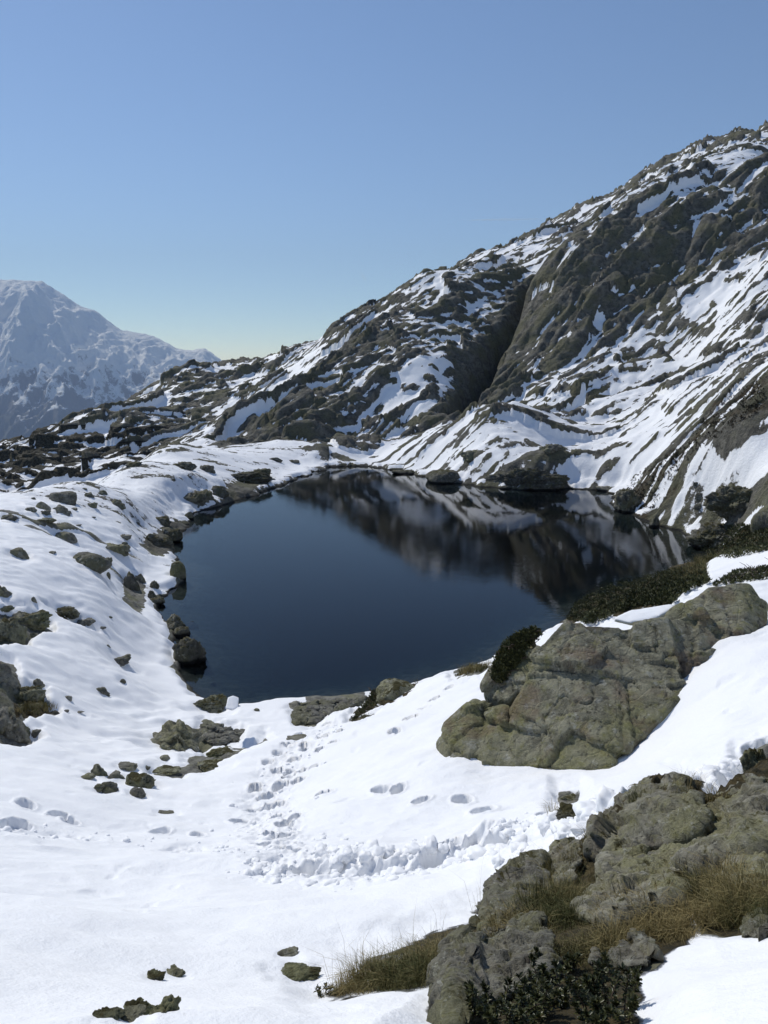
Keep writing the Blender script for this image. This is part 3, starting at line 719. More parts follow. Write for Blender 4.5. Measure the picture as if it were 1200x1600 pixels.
def simple(name, c1, c2, scale, rough=.8, sss=0, attr=None, trans=0.0):
    m, nt, n, l, p = mat(name); b = NB(nt)
    f = b.attr(attr) if attr else b.ramp(b.noise(b.obj(), scale, 4, .6), .3, .7)
    l.new(b.mix(f, c1, c2), p.inputs['Base Color']); p.inputs['Roughness'].default_value = rough; p.inputs['Specular IOR Level'].default_value = .3
    return m
M_grass = simple('dry_grass', (.058, .066, .016), (.30, .235, .10), 8, .7, attr='tone')
M_juniper = simple('juniper_needles', (.022, .030, .010), (.11, .11, .038), 8, .6, attr='tone')
M_heath = simple('heath', (.022, .021, .010), (.06, .040, .020), 8, .7, attr='tone')
M_leaf = simple('alpenrose_leaf', (.018, .028, .010), (.085, .085, .032), 30, .36, attr='tone')
M_stem = simple('woody_stem', (.05, .035, .025), (.12, .09, .065), 20, .8)
M_snow = simple('loose_snow', (.87, .885, .91), (.92, .925, .935), 3, .55)

# ------------------------------------------------------------------ object helpers
def finish(o, label=None, cat=None, group=None, kind=None):
    if label: o['label'] = label
    if cat: o['category'] = cat
    if group: o['group'] = group
    if kind: o['kind'] = kind
    return o
def mesh_np(name, v, f, m, parent=None, smooth=True, attrs=None):
    """v (n,3), f (k,3 or 4)"""
    me = bpy.data.meshes.new(name); v = np.asarray(v, np.float32); f = np.asarray(f, np.int32)
    me.vertices.add(len(v)); me.vertices.foreach_set('co', v.ravel())
    k = f.shape[1]; me.loops.add(f.size); me.loops.foreach_set('vertex_index', f.ravel())
    me.polygons.add(len(f)); me.polygons.foreach_set('loop_start', np.arange(0, f.size, k, dtype=np.int32))
    me.polygons.foreach_set('use_smooth', np.full(len(f), smooth, dtype=bool))
    if attrs:
        for an, av in attrs.items():
            a = me.attributes.new(an, 'FLOAT', 'POINT'); a.data.foreach_set('value', np.asarray(av, np.float32).ravel())
    me.update(calc_edges=True); me.materials.append(m)
    o = bpy.data.objects.new(name, me); COL.objects.link(o)
    if parent: o.parent = parent
    return o

def terrain_piece(name, i0, i1, m):
    s = slice(i0, i1 + 1); nr = i1 - i0 + 1
    v = np.stack([X[s], Y[s], H[s]], -1).reshape(-1, 3)
    idx = np.arange(nr * NT).reshape(nr, NT)
    f = np.stack([idx[:-1, :-1], idx[:-1, 1:], idx[1:, 1:], idx[1:, :-1]], -1).reshape(-1, 4)
    o = mesh_np(name, v, f, m, attrs={'snow': np.clip(snow[s], -3, 6), 'veg': veg[s]})
    return finish(o, kind='structure')
isplit = int(np.searchsorted(LR, math.log(64)))
terrain_piece('snow_field', 0, isplit, M_near)
terrain_piece('mountainside', isplit, NR - 1, M_far)

# lake
def lake():
    pts = [(LC[0] + (x - LC[0]) * 1.06, LC[1] + (y - LC[1]) * 1.05) for x, y in lake_xy]
    bm = bmesh.new(); vs = [bm.verts.new((x, y, 0)) for x, y in pts]; bot = [bm.verts.new((x, y, -6)) for x, y in pts]
    bm.faces.new(vs); bm.faces.new(bot)
    for k in range(len(vs)): bm.faces.new((vs[k], vs[(k + 1) % len(vs)], bot[(k + 1) % len(vs)], bot[k]))
    bmesh.ops.triangulate(bm, faces=bm.faces[:]); bmesh.ops.recalc_face_normals(bm, faces=bm.faces[:])
    me = bpy.data.meshes.new('lake_water'); bm.to_mesh(me); bm.free()
    m, nt, n, l, p = mat('lake_water'); b = NB(nt); P = b.pos()
    n.remove(p)
    gl = n.new('ShaderNodeBsdfGlossy'); gl.inputs['Roughness'].default_value = .012; gl.inputs['Color'].default_value = (1, 1, 1, 1)
    tr = n.new('ShaderNodeBsdfTransparent'); tr.inputs['Color'].default_value = (.86, .92, .95, 1)
    fr = n.new('ShaderNodeFresnel'); fr.inputs['IOR'].default_value = 1.26
    rip = b.math('ADD', b.noise(b.scale(P, (1, 1.6, 1)), 1.7, 3, .5), b.math('MULTIPLY', b.noise(P, 6, 2), .25))
    calm = b.ramp(b.noise(P, .045, 2), .38, .62, .25, 1.0)
    bp = n.new('ShaderNodeBump'); bp.inputs['Distance'].default_value = .016
    l.new(b.math('MULTIPLY', calm, .42), bp.inputs['Strength']); l.new(rip, bp.inputs['Height'])
    l.new(bp.outputs[0], gl.inputs['Normal'])
    m2 = n.new('ShaderNodeMixShader'); l.new(fr.outputs[0], m2.inputs[0]); l.new(tr.outputs[0], m2.inputs[1]); l.new(gl.outputs[0], m2.inputs[2])
    l.new(m2.outputs[0], n['Material Output'].inputs['Surface'])
    va = n.new('ShaderNodeVolumeAbsorption'); va.inputs['Color'].default_value = (.10, .34, .46, 1); va.inputs['Density'].default_value = .95
    l.new(va.outputs[0], n['Material Output'].inputs['Volume'])
    me.materials.append(m)
    o = bpy.data.objects.new('lake_water', me); COL.objects.link(o); finish(o, kind='structure')
lake()

# ------------------------------------------------------------------ far massif across the valley, valley floor
def massif():
    nt_, nr_ = 520, 280
    t = np.arctan(np.linspace(-.75, 0.12, nt_)); rr = np.concatenate([np.linspace(8600, 13900, 260, endpoint=False), np.linspace(13900, 16000, 20)])
    T, Rr = np.meshgrid(t, rr); x = Rr * np.sin(T); y = Rr * np.cos(T); u = 600 + F * np.tan(T) * 1.0
    SKY = [(-320,470),(-200,455),(-80,432),(0,438),(40,440),(66,441),(95,458),(125,478),(150,488),(190,515),(240,526),(275,545),(300,549),(320,545),(345,562),(372,584),(430,625),(520,690),(800,760)]
    su = np.array([q[0] for q in SKY], float); sv = np.array([q[1] for q in SKY], float)
    taz = []; ts = []
    for a_, b_ in zip(su, sv):
        az, s_ = ray_pol(a_, b_); taz.append(az); ts.append(s_)
    crest = np.interp(T, taz, ts) * 13700 + CAM_Z
    q = np.clip((Rr - 8600) / (13700 - 8600), 0, 1)
    prof = q ** 1.35
    z = -1500 + (crest + 1500) * prof
    z = np.where(Rr > 13700, crest - (Rr - 13700) * .7, z)
    lat = x * .93 + y * .1; lat = lat + 260 * n2(x / 1500, y / 1500, 200)
    env = np.sin(np.clip(q, 0, 1) * math.pi) ** .7 * .9 + .06
    rid = 1 - np.abs(n2(lat / 1250, Rr / 4200, 201)) * 2
    rid2 = 1 - np.abs(n2(lat / 520, Rr / 1500, 202)) * 2
    rid3 = 1 - np.abs(n2(x / 230, y / 420, 203)) * 2
    rid4 = 1 - np.abs(n2(x / 95, y / 150, 204)) * 2
    z = z + env * (320 * (rid - .4) + 190 * (rid2 - .4) + 105 * (rid3 - .4) + 55 * (rid4 - .4))
    z = z + 16 * np.abs(n2(x / 130, y / 500, 205)) * (q > .9)
    # main arete running down towards us from the peak
    pk = [xyz(66, 455, 13300), xyz(52, 500, 12800), xyz(30, 560, 12200), xyz(60, 600, 11600)]
    dl, ar, sd = line_d(x, y, [(p.x, p.y) for p in pk]); z = z + 300 * np.exp(-(dl / 330)) * sstep(2400, 300, ar) * sstep(0, 250, ar) * (Rr < 13600)
    v = np.stack([x, y, z], -1).reshape(-1, 3); idx = np.arange(nt_ * nr_).reshape(nr_, nt_)
    f = np.stack([idx[:-1, :-1], idx[:-1, 1:], idx[1:, 1:], idx[1:, :-1]], -1).reshape(-1, 4)
    m, nt, n, l, p = mat('far_massif'); b = NB(nt); P = b.pos(); sp = b.n.new('ShaderNodeSeparateXYZ'); l.new(P, sp.inputs[0])
    g = b.n.new('ShaderNodeNewGeometry'); nz = b.n.new('ShaderNodeSeparateXYZ'); l.new(g.outputs['Normal'], nz.inputs[0])
    hgt = b.ramp(sp.outputs[2], -950, 800, -1.0, 1.0)
    nn = b.math('ADD', b.noise(P, .004, 6, .65), b.math('MULTIPLY', b.noise(P, .022, 5, .7), .6))
    s_ = b.math('ADD', b.math('MULTIPLY', hgt, .75), b.math('MULTIPLY', b.math('SUBTRACT', nn, .60), 2.1))
    s_ = b.math('ADD', s_, b.math('MULTIPLY', b.math('SUBTRACT', nz.outputs[2], .72), 1.1))
    sf = b.ramp(s_, -.12, .18)
    rc = b.mix(b.noise(P, .01, 5), (.07, .065, .06), (.16, .15, .14))
    fo = b.ramp(b.math('ADD', sp.outputs[2], b.math('MULTIPLY', b.noise(P, .004, 5), 700)), -150, -420)
    rc = b.mix(fo, rc, b.mix(b.noise(P, .02, 4), (.02, .03, .016), (.05, .055, .03)))
    l.new(b.mix(b.math('MULTIPLY', sf, b.math('SUBTRACT', 1.0, fo)), rc, (.86, .87, .89)), p.inputs['Base Color']); p.inputs['Roughness'].default_value = .9
    l.new(b.bump(nn, .7, 90), p.inputs['Normal'])
    o = mesh_np('far_mountain', v, f, m); finish(o, kind='structure')
    m2, nt, n, l, p = mat('valley_forest'); b = NB(nt)
    l.new(b.mix(b.noise(b.pos(), .004, 6, .6), (.02, .03, .014), (.07, .075, .04)), p.inputs['Base Color'])
    a = 15500; o = mesh_np('valley_floor', [(-a, -3000, -1460), (a, -3000, -1460), (a, a, -1460), (-a, a, -1460)], [(0, 1, 2, 3)], m2); finish(o, kind='structure')
massif()

def haze():
    bm = bmesh.new(); bmesh.ops.create_cube(bm, size=1)
    for v in bm.verts: v.co = Vector((v.co.x * 33000, 6500 + v.co.y * 20500, (-1900 + 2300) / 2 + v.co.z * 4200))
    me = bpy.data.meshes.new('haze'); bm.to_mesh(me); bm.free()
    m = bpy.data.materials.new('mountain_haze'); m.use_nodes = True; n = m.node_tree.nodes
    n.remove(n['Principled BSDF']); pv = n.new('ShaderNodeVolumePrincipled'); pv.inputs['Color'].default_value = (.48, .64, 1.0, 1)
    pv.inputs['Density'].default_value = 5.6e-5; pv.inputs['Absorption Color'].default_value = (.15, .22, 1, 1); pv.inputs['Anisotropy'].default_value = .1
    m.node_tree.links.new(pv.outputs[0], n['Material Output'].inputs['Volume']); me.materials.append(m)
    o = bpy.data.objects.new('haze', me); COL.objects.link(o); finish(o, kind='stuff')
haze()

# ------------------------------------------------------------------ rocks
def facets(P, n, tilt, groove, seed, gw=.10, squash=(1, 1, 1)):
    """breaks a surface into blocky facets: each cell has its own tilt, with narrow joints between the cells"""
    rg = np.random.default_rng(seed); q = P * np.array(squash); lo, hi = q.min(0), q.max(0)
    C = rg.uniform(lo, hi, (n, 3)); T = rg.normal(size=(n, 3)); T /= np.linalg.norm(T, axis=1)[:, None]
    size = float(np.prod(hi - lo) / n) ** (1 / 3)
    out = np.empty(len(P))
    for i in range(0, len(P), 20000):
        qq = q[i:i + 20000]; D = ((qq[:, None] - C[None]) ** 2).sum(-1)
        a = np.argpartition(D, 1, axis=1)[:, :2]; d = np.sqrt(np.take_along_axis(D, a, 1))
        sw_ = d[:, 0] > d[:, 1]; a0 = np.where(sw_, a[:, 1], a[:, 0]); g = np.abs(d[:, 0] - d[:, 1])
        out[i:i + 20000] = np.clip(((qq - C[a0]) * T[a0]).sum(1) * tilt, -.5 * size, .5 * size) - groove * size * sstep(gw * size, 0, g)
    return out
_ico = {}
def ico(sub):
    if sub not in _ico:
        bm = bmesh.new(); bmesh.ops.create_icosphere(bm, subdivisions=sub, radius=1.0)
        _ico[sub] = (np.array([v.co[:] for v in bm.verts]), np.array([[v.index for v in f.verts] for f in bm.faces])); bm.free()
    return _ico[sub]
def rock_verts(seed, kind, sub):
    rg = np.random.default_rng(seed); D, Fc = ico(sub)
    n = {'round': 22, 'block': 9, 'slab': 11, 'wedge': 10, 'fin': 9, 'rough': 14}[kind]
    N = rg.normal(size=(n, 3)); N /= np.linalg.norm(N, axis=1)[:, None]; dd = rg.uniform(.62, 1.0, n)
    N = np.vstack([N, [[0, 0, -1], [0, 0, 1]]]); dd = np.append(dd, [.8, rg.uniform(.6, .9)])
    if kind == 'wedge': N = np.vstack([N, [[.62, -.25, .74], [-.5, -.3, .8]]]); dd = np.append(dd, [.5, .62])
    if kind == 'fin': N = np.vstack([N, [[.8, -.2, .55]]]); dd = np.append(dd, [.3])
    N /= np.linalg.norm(N, axis=1)[:, None]
    p = {'round': 7, 'block': 40, 'slab': 36, 'wedge': 36, 'fin': 36, 'rough': 26}[kind]
    q = np.maximum(D @ N.T, 1e-3) / dd
    r = (q ** p).sum(1) ** (-1.0 / p)
    r = np.minimum(r, 1.35)
    P = D * r[:, None]; o = rg.uniform(-50, 50, 3)
    a = {'round': .05, 'rough': .13}.get(kind, .07)
    disp = a * 1.4 * n3(P * 1.7 + o, 1) + a * n3(P * 4 + o, 2) + a * .5 * n3(P * 9 + o, 3)
    if sub >= 5: disp += a * .30 * n3(P * 20 + o, 4) + a * .2 * n3(P * 38 + o, 5)
    w = P + .25 * np.stack([n3(P * 2 + o, 6), n3(P * 2 + o + 9, 7), n3(P * 2 + o + 17, 8)], 1)
    c1 = np.abs(n3(w * np.array([2.6, 2.2, 1.2]) + o, 9)); disp -= a * .9 * sstep(.055, 0, c1)
    c2 = np.abs(n3(w * np.array([1.3, 1.6, 2.9]) + o + 5, 10)); disp -= a * .7 * sstep(.05, 0, c2)
    if kind != 'round' and sub >= 4:
        disp += facets(P + .15 * np.stack([n3(P * 3 + o, 11), n3(P * 3 + o + 7, 12), n3(P * 3 + o + 13, 13)], 1), 26, .30, .07, seed, .12)
        if sub >= 5: disp += facets(P, 150, .25, .06, seed + 1, .14)
    return P * (1 + disp / np.maximum(r, .3))[:, None], Fc
MATS = {'g': M_rock, 'm': M_mossy, 's': M_shore, 'o': M_outcrop}
nrock = [0]
def rock(box, label, kind='rough', m='g', group=None, dep=.85, sink=.85, name='rock', cat='rock', base=None):
    u0, v0, u1, v1 = box; uc = (u0 + u1) / 2
    q = hit(uc, base if base else v1 - .12 * (v1 - v0))
    if q is None: print('NO HIT', box); return None
    p, r = q; wpx = u1 - u0
    dx, dy, dz = ray(uc, v1); scale = (r / math.hypot(dx, dy)) / F
    w = wpx * scale
    qa, qb = hit(uc, v0 + 1), hit(uc, v1)
    span = abs(qa[1] - qb[1]) if qa and qb and qa[1] < qb[1] * 1.6 else 9e9
    d = min(w * (.55 if kind == 'fin' else dep), max(span * 1.1, .22 * w))
    _, s0 = ray_pol(uc, v0); rc = r + .36 * d
    dirx, diry = p.x / r, p.y / r
    zc = ground(dirx * rc, diry * rc)
    ztop = CAM_Z + s0 * (rc + .1 * d); zg = min(zc, p.z + .25 * (zc - p.z))
    h = max(ztop - zg, .14 * w) * (.6 if r < 8 else .62 if kind in ('slab', 'fin') else .85)
    if kind in ('wedge', 'round', 'block') and r > 8: h = max(h, .34 * w)
    nrock[0] += 1
    sub = 3 if wpx < 13 else 4 if wpx < 34 else 5 if wpx < 75 else 6
    P, Fc = rock_verts(nrock[0] * 13 + 5, kind, sub)
    lo, hi = P.min(0), P.max(0); P = (P - (lo + hi) / 2) / ((hi - lo) / 2)
    hh = h * (1 + sink)
    P = P * np.array([w / 2, d / 2, hh / 2]); P[:, 2] += hh / 2 - h * sink
    o = mesh_np(name, P, Fc, MATS[m])
    o.location = (p.x + dirx * d * .36, p.y + diry * d * .36, zg)
    o.rotation_euler = (0, 0, -math.atan2(p.x, p.y))
    return finish(o, label, cat, group)

GROUPS = {'big rounded': 'rocks on the left snow bank', 'large wedge': 'stones at the foot of the lake', 'large square': 'rocks along the left shore', 'dark ledge at the water': 'rocks on the far left shore',
          'broad dark': 'rocks at the head of the lake', 'pale grey': 'rocks on the right bank', 'flat mossy brick': 'stones in the foreground snow', 'mossy stone lying': 'stones along the trodden trail'}
grp = None
for row in ROCKS:
    for k_, g_ in GROUPS.items():
        if row[1].startswith(k_): grp = g_
    rock(*row, group=grp)

def blocks_rock(name, blocks, voxel, m, label, cat, disp, seed, layers=None, parent=None, fac=1.0, emb=(.99, -.02)):
    """joins several fractured blocks into one solid, remeshes it and weathers the surface
    block = (points [(u,v,d)...] of the visible face, thickness, bulge)"""
    bm = bmesh.new()
    for pts, thick, bulge in blocks:
        W = []
        for u_, v_, d_ in pts:
            q_ = hit(u_, v_)
            W.append(xyz(u_, v_, min(d_, q_[1] * emb[0] + emb[1]) if q_ else d_))
        c = sum(W, Vector()) / len(W)
        away = Vector((c.x, c.y, 0)).normalized()
        vs = [bm.verts.new(w) for w in W]
        for w in W:
            vs.append(bm.verts.new(w * .45 + c * .55 - away * bulge))
            vs.append(bm.verts.new(w * .96 + c * .04 + Vector((0, 0, -.16 * thick)) + away * .04 * thick))
            b_ = w * .8 + c * .2 + away * thick; b_.z -= .35 * thick; vs.append(bm.verts.new(b_))
        bmesh.ops.convex_hull(bm, input=vs)
    loose = [v for v in bm.verts if not v.link_faces]
    bmesh.ops.delete(bm, geom=loose, context='VERTS')
    me = bpy.data.meshes.new(name); bm.to_mesh(me); bm.free()
    o = bpy.data.objects.new(name, me); COL.objects.link(o)
    md = o.modifiers.new('r', 'REMESH'); md.mode = 'VOXEL'; md.voxel_size = voxel
    dg = bpy.context.evaluated_depsgraph_get(); me2 = bpy.data.meshes.new_from_object(o.evaluated_get(dg))
    o.modifiers.clear(); n = len(me2.vertices)
    co = np.empty(n * 3, np.float32); me2.vertices.foreach_get('co', co); co = co.reshape(-1, 3).astype(float)
    no = np.empty(n * 3, np.float32); me2.vertex_normals.foreach_get('vector', no); no = no.reshape(-1, 3)
    org = co.mean(0); P = co - org; q = P + seed * 7.31
    L = disp
    dsp = .40 * L * n3(q / (9 * L), 1) + .08 * L * n3(q / (3.6 * L), 2) + .05 * L * n3(q / (1.3 * L), 3) + .045 * L * n3(q / (.6 * L), 4) + .03 * L * n3(q / (.27 * L), 5)
    wq = q + 1.2 * L * np.stack([n3(q / (4 * L), 6), n3(q / (4 * L) + 9, 7), n3(q / (4 * L) + 21, 8)], 1)
    mask = sstep(-.15, .25, n3(q / (7 * L), 40))
    for i, (sc3, dpt, wd) in enumerate([((.12, .10, .05), .50, .030), ((.09, .16, .20), .35, .030), ((.35, .3, .16), .16, .04)]):
        c = np.abs(n3(wq * np.array(sc3) / L + i * 3.7, 20 + i)); dsp -= dpt * L * sstep(wd, 0, c) * (mask if i != 1 else 1 - .7 * mask)
    if layers:
        nv, lam, amp_ = layers; nv = np.array(nv, float); nv /= np.linalg.norm(nv)
        wl_ = q + .3 * (wq - q)
        h = (wl_ @ nv) / lam; fr = h - np.floor(h)
        dsp += amp_ * (sstep(0, .2, fr) - fr) * (.4 + .6 * sstep(-.3, .3, n3(q / (5 * L), 30)))
        h = (wl_ @ (nv + np.array([.25, -.2, .1]))) / (lam * .37); fr = h - np.floor(h)
        dsp += amp_ * .4 * (sstep(0, .25, fr) - fr)
    vol = float(np.prod(P.max(0) - P.min(0)))
    wf = P + .30 * L * np.stack([n3(q / (1.6 * L), 51), n3(q / (1.6 * L) + 9, 52), n3(q / (1.6 * L) + 21, 53)], 1)
    if fac:
        nb_ = np.array(layers[0], float) if layers else np.array([.3, .5, .8]); nb_ /= np.linalg.norm(nb_)
        wb = wf + (wf @ nb_)[:, None] * nb_ * 1.6
        dsp += facets(wf, int(np.clip(vol / (10 * L) ** 3, 9, 80)), .26 * fac, .035 * fac, seed + 60, .05)
        dsp += facets(wb, int(np.clip(vol * 2.6 / (5.0 * L) ** 3, 30, 300)), .17 * fac, .022 * fac, seed + 61, .07)
    P = P + no * dsp[:, None]
    me2.vertices.foreach_set('co', P.astype(np.float32).ravel())
    me2.polygons.foreach_set('use_smooth', np.full(len(me2.polygons), True, dtype=bool))
    me2.update(); me2.materials.clear(); me2.materials.append(m)
    o.data = me2; me2.name = name; o.location = org; bpy.data.meshes.remove(me)
    if parent: o.parent = parent
    return finish(o, label, cat)

blocks_rock('boulder', [
    ([(792,1203,16.3),(795,1150,16.8),(800,1110,17.3),(820,1060,17.8),(840,1010,18.4),(888,972,19.0),(970,978,19.2),(990,1040,18.4),(985,1120,17.6),(960,1203,16.9)], 3.0, .25),
    ([(900,1203,16.8),(960,985,19.1),(1045,962,19.6),(1056,1000,19.3),(1054,1040,18.9),(1072,1082,18.3),(1040,1125,17.8),(985,1165,17.3),(945,1203,16.9)], 3.0, .15),
    ([(1000,1010,19.6),(1045,955,20.6),(1108,920,21.6),(1168,917,22.0),(1194,946,21.8),(1197,972,21.2),(1160,1000,20.4),(1100,1015,19.8),(1060,1030,19.6)], 3.0, .0),
    ([(1028,975,19.5),(1100,950,20.3),(1125,1008,19.7),(1085,1046,18.9),(1062,1075,18.3),(1040,1060,18.6)], 2.0, .0),
    ([(684,1162,17.5),(696,1135,17.7),(742,1098,18.0),(765,1110,17.9),(772,1160,17.4),(760,1200,17.0),(732,1200,17.1),(700,1195,17.3)], 1.8, .12),
    ([(745,1205,17.0),(760,1120,17.6),(790,1110,17.5),(805,1150,17.1),(800,1203,16.8)], 1.6, .05),
    ([(758,1070,18.6),(766,1045,18.9),(785,1020,19.2),(830,990,19.5),(845,1020,18.8),(820,1070,18.2),(795,1095,18.0),(770,1092,18.3)], 2.2, .08),
], .045, M_boulder, 'huge lichen covered boulder with deep cracks rising from the snow right of the lake', 'boulder', .13, 1, fac=.34, emb=(1.0, .12))

OUT = [
 ('upper olive slab of the grassy outcrop, its left edge against the trail', [([(930,1306,7.9),(950,1276,8.2),(985,1252,8.4),(1030,1254,8.3),(1066,1235,8.4),(1098,1244,8.3),(1106,1279,8.0),(1090,1304,7.6),(1045,1322,7.4),(1000,1316,7.5),(962,1322,7.6)], .9, .12),
   ([(930,1329,7.6),(960,1306,7.9),(1000,1304,7.7),(990,1339,7.2),(950,1349,7.2)], .6, .05)], .022, .06, (.6,.2,.75)),
 ('stepped grey crag topping the outcrop at the right photo edge', [([(1125,1258,7.9),(1172,1222,8.1),(1196,1242,8.0),(1235,1249,7.9),(1240,1324,7.0),(1170,1334,6.9),(1120,1322,7.1),(1085,1314,7.2),(1090,1299,7.5)], .9, .1),
   ([(1040,1334,7.1),(1090,1304,7.4),(1150,1304,7.2),(1180,1339,6.7),(1110,1349,6.7),(1060,1349,6.8)], .6, .06)], .022, .06, (.3,.1,.95)),
 ('moss patched lower step beneath the olive slab', [([(1000,1350,6.5),(1035,1325,6.7),(1085,1318,6.8),(1120,1338,6.5),(1100,1352,6.2),(1040,1362,6.2)], .5, .04)], .018, .045, (.2,.4,.9)),
 ('pale fractured slab in the middle of the grass', [([(904,1412,5.6),(930,1375,5.9),(952,1348,6.2),(990,1348,6.2),(1030,1368,5.9),(1066,1390,5.6),(1045,1418,5.3),(1000,1430,5.1),(950,1442,5.1),(915,1435,5.3)], .6, .06)], .016, .05, (.5,.3,.8)),
 ('steep grey slab at the left flank of the outcrop', [([(742,1447,6.3),(765,1412,6.7),(790,1384,7.0),(822,1362,7.2),(850,1358,7.2),(862,1385,6.8),(825,1420,6.3),(790,1448,6.0),(765,1458,6.1)], .6, .06)], .018, .05, (.7,.2,.6)),
 ('small capped knob above the steep grey slab', [([(852,1338,7.5),(868,1328,7.6),(905,1325,7.6),(912,1340,7.4),(895,1358,7.1),(862,1358,7.1)], .4, .04)], .016, .04, (.1,.1,1)),
 ('flat tan stone under the small capped knob', [([(862,1370,6.9),(880,1352,7.0),(900,1355,7.0),(900,1372,6.7),(880,1382,6.6)], .3, .02)], .016, .03, (.1,.2,1)),
 ('weathered pale rock at the bottom edge behind the dark shrub', [([(676,1530,4.3),(705,1508,4.5),(740,1498,4.6),(765,1505,4.5),(752,1545,4.1),(735,1600,3.55),(700,1610,3.5),(688,1575,3.8)], .5, .04),
   ([(740,1515,4.4),(800,1482,4.6),(845,1478,4.6),(872,1492,4.4),(850,1530,4.0),(780,1560,3.75),(745,1560,3.85)], .5, .03)], .013, .035, (.4,.2,.85)),
 ('small grey cobble resting in the dry grass', [([(1104,1392,5.5),(1110,1378,5.6),(1124,1375,5.6),(1131,1388,5.45),(1124,1400,5.35),(1110,1402,5.35)], .14, .03)], .009, .025, None),
 ('yellow lichened stone at the right photo edge above the snow', [([(1154,1448,4.6),(1165,1438,4.7),(1190,1434,4.7),(1205,1445,4.6),(1200,1460,4.4),(1165,1462,4.4)], .22, .03)], .01, .025, None),
 ('upright pale chip between grass and shrub', [([(921,1505,4.2),(924,1482,4.35),(934,1480,4.35),(938,1500,4.2),(930,1512,4.1)], .08, .015)], .008, .02, None),
 ('pink tinged slab under the grass beside the snow patch', [([(955,1500,4.3),(975,1480,4.45),(1010,1475,4.45),(1030,1488,4.3),(1010,1505,4.15),(970,1512,4.1)], .25, .02)], .012, .03, (.1,.3,.9)),
 ('grey knob of rock among the grass at the right photo edge', [([(1130,1365,5.9),(1150,1335,6.2),(1190,1330,6.2),(1230,1350,6.0),(1225,1385,5.6),(1160,1390,5.55)], .4, .04)], .014, .04, (.3,.3,.8)),
]
for i, (lab, bl, vox, L, nv) in enumerate(OUT):
    ob = blocks_rock('outcrop_rock', bl, vox * 1.05, M_outcrop, lab, 'rock', L * .62, 3 + i, (nv, L * 2.6, L * .55) if nv else None, fac=1.0, emb=(.975, -.03))
    ob['group'] = 'rocks of the grassy outcrop'

# ------------------------------------------------------------------ snow lying on stones
def snow_pad(pts, thick, label, seed):
    W = [xyz(*p) for p in pts]
    o = blocks_rock('snow_patch', [(pts, thick, .02)], max(.012, thick * .09), M_snow, label, 'snow', thick * .12, seed, fac=0)
    return o
snow_pad([(352,1106,28.4),(356,1090,28.9),(364,1087,29.0),(373,1090,29.0),(372,1104,28.5),(364,1109,28.3)], .45, 'small white snow cap sitting between the two mossy shore rocks', 40)
snow_pad([(958,966,20.3),(985,952,21.2),(1030,950,21.4),(1055,944,22.0),(1052,952,21.4),(1020,968,20.4),(985,972,20.1)], .8, 'white tongue of snow on top of the huge cracked boulder', 41)

# ------------------------------------------------------------------ loose snow lumps thrown up along the trodden trail
def lumps():
    V_, F_ = [], []; k = 0; SH = {}
    for q_ in (2, 3):
        D_, F_c = ico(q_); SH[q_] = (D_ / np.abs(D_).max(1)[:, None] ** .35, F_c)
    def put(x, y, s):
        nonlocal k
        if bare_at(x, y) < .06: return
        D, Fc = SH[3 if s > .085 else 2]
        rg = RNG.normal(size=3); P = D * (1 + .42 * n3(D * 1.6 + rg * 9, 3) + .25 * n3(D * 3.4 + rg * 9, 4))[:, None] * s * np.array([RNG.uniform(.8, 1.25), RNG.uniform(.8, 1.25), RNG.uniform(.6, .95)])
        P = P + np.array([x, y, ground(x, y) + s * RNG.uniform(-.45, .15)]); V_.append(P); F_.append(Fc + k); k += len(P)
    def along(line, n, spread, smin, smax, both=True):
        L = [math.hypot(b[0] - a[0], b[1] - a[1]) for a, b in zip(line[:-1], line[1:])]; T = sum(L)
        for _ in range(n):
            s = RNG.uniform(0, T); i = 0
            while i < len(L) - 1 and s > L[i]: s -= L[i]; i += 1
            a, b = line[i], line[i + 1]; t = s / L[i]; dx, dy = (b[0] - a[0]) / L[i], (b[1] - a[1]) / L[i]
            off = RNG.normal(0, spread)
            if both: off = math.copysign(abs(off) * .75 + .42, off)
            x, y = a[0] + (b[0] - a[0]) * t - dy * off, a[1] + (b[1] - a[1]) * t + dx * off
            put(x, y, smin + (smax - smin) * RNG.random() ** 3.2)
    along(trail_xy, 900, .40, .02, .13); along(trail_xy, 260, .8, .010, .045)
    along(spur_xy, 260, .5, .015, .07, False); along(faint_xy, 70, .3, .015, .07, False)
    along(trail_xy[:7], 420, .6, .03, .16)
    o = mesh_np('snow_lumps', np.vstack(V_), np.vstack(F_), M_snow); finish(o, kind='stuff')
lumps()

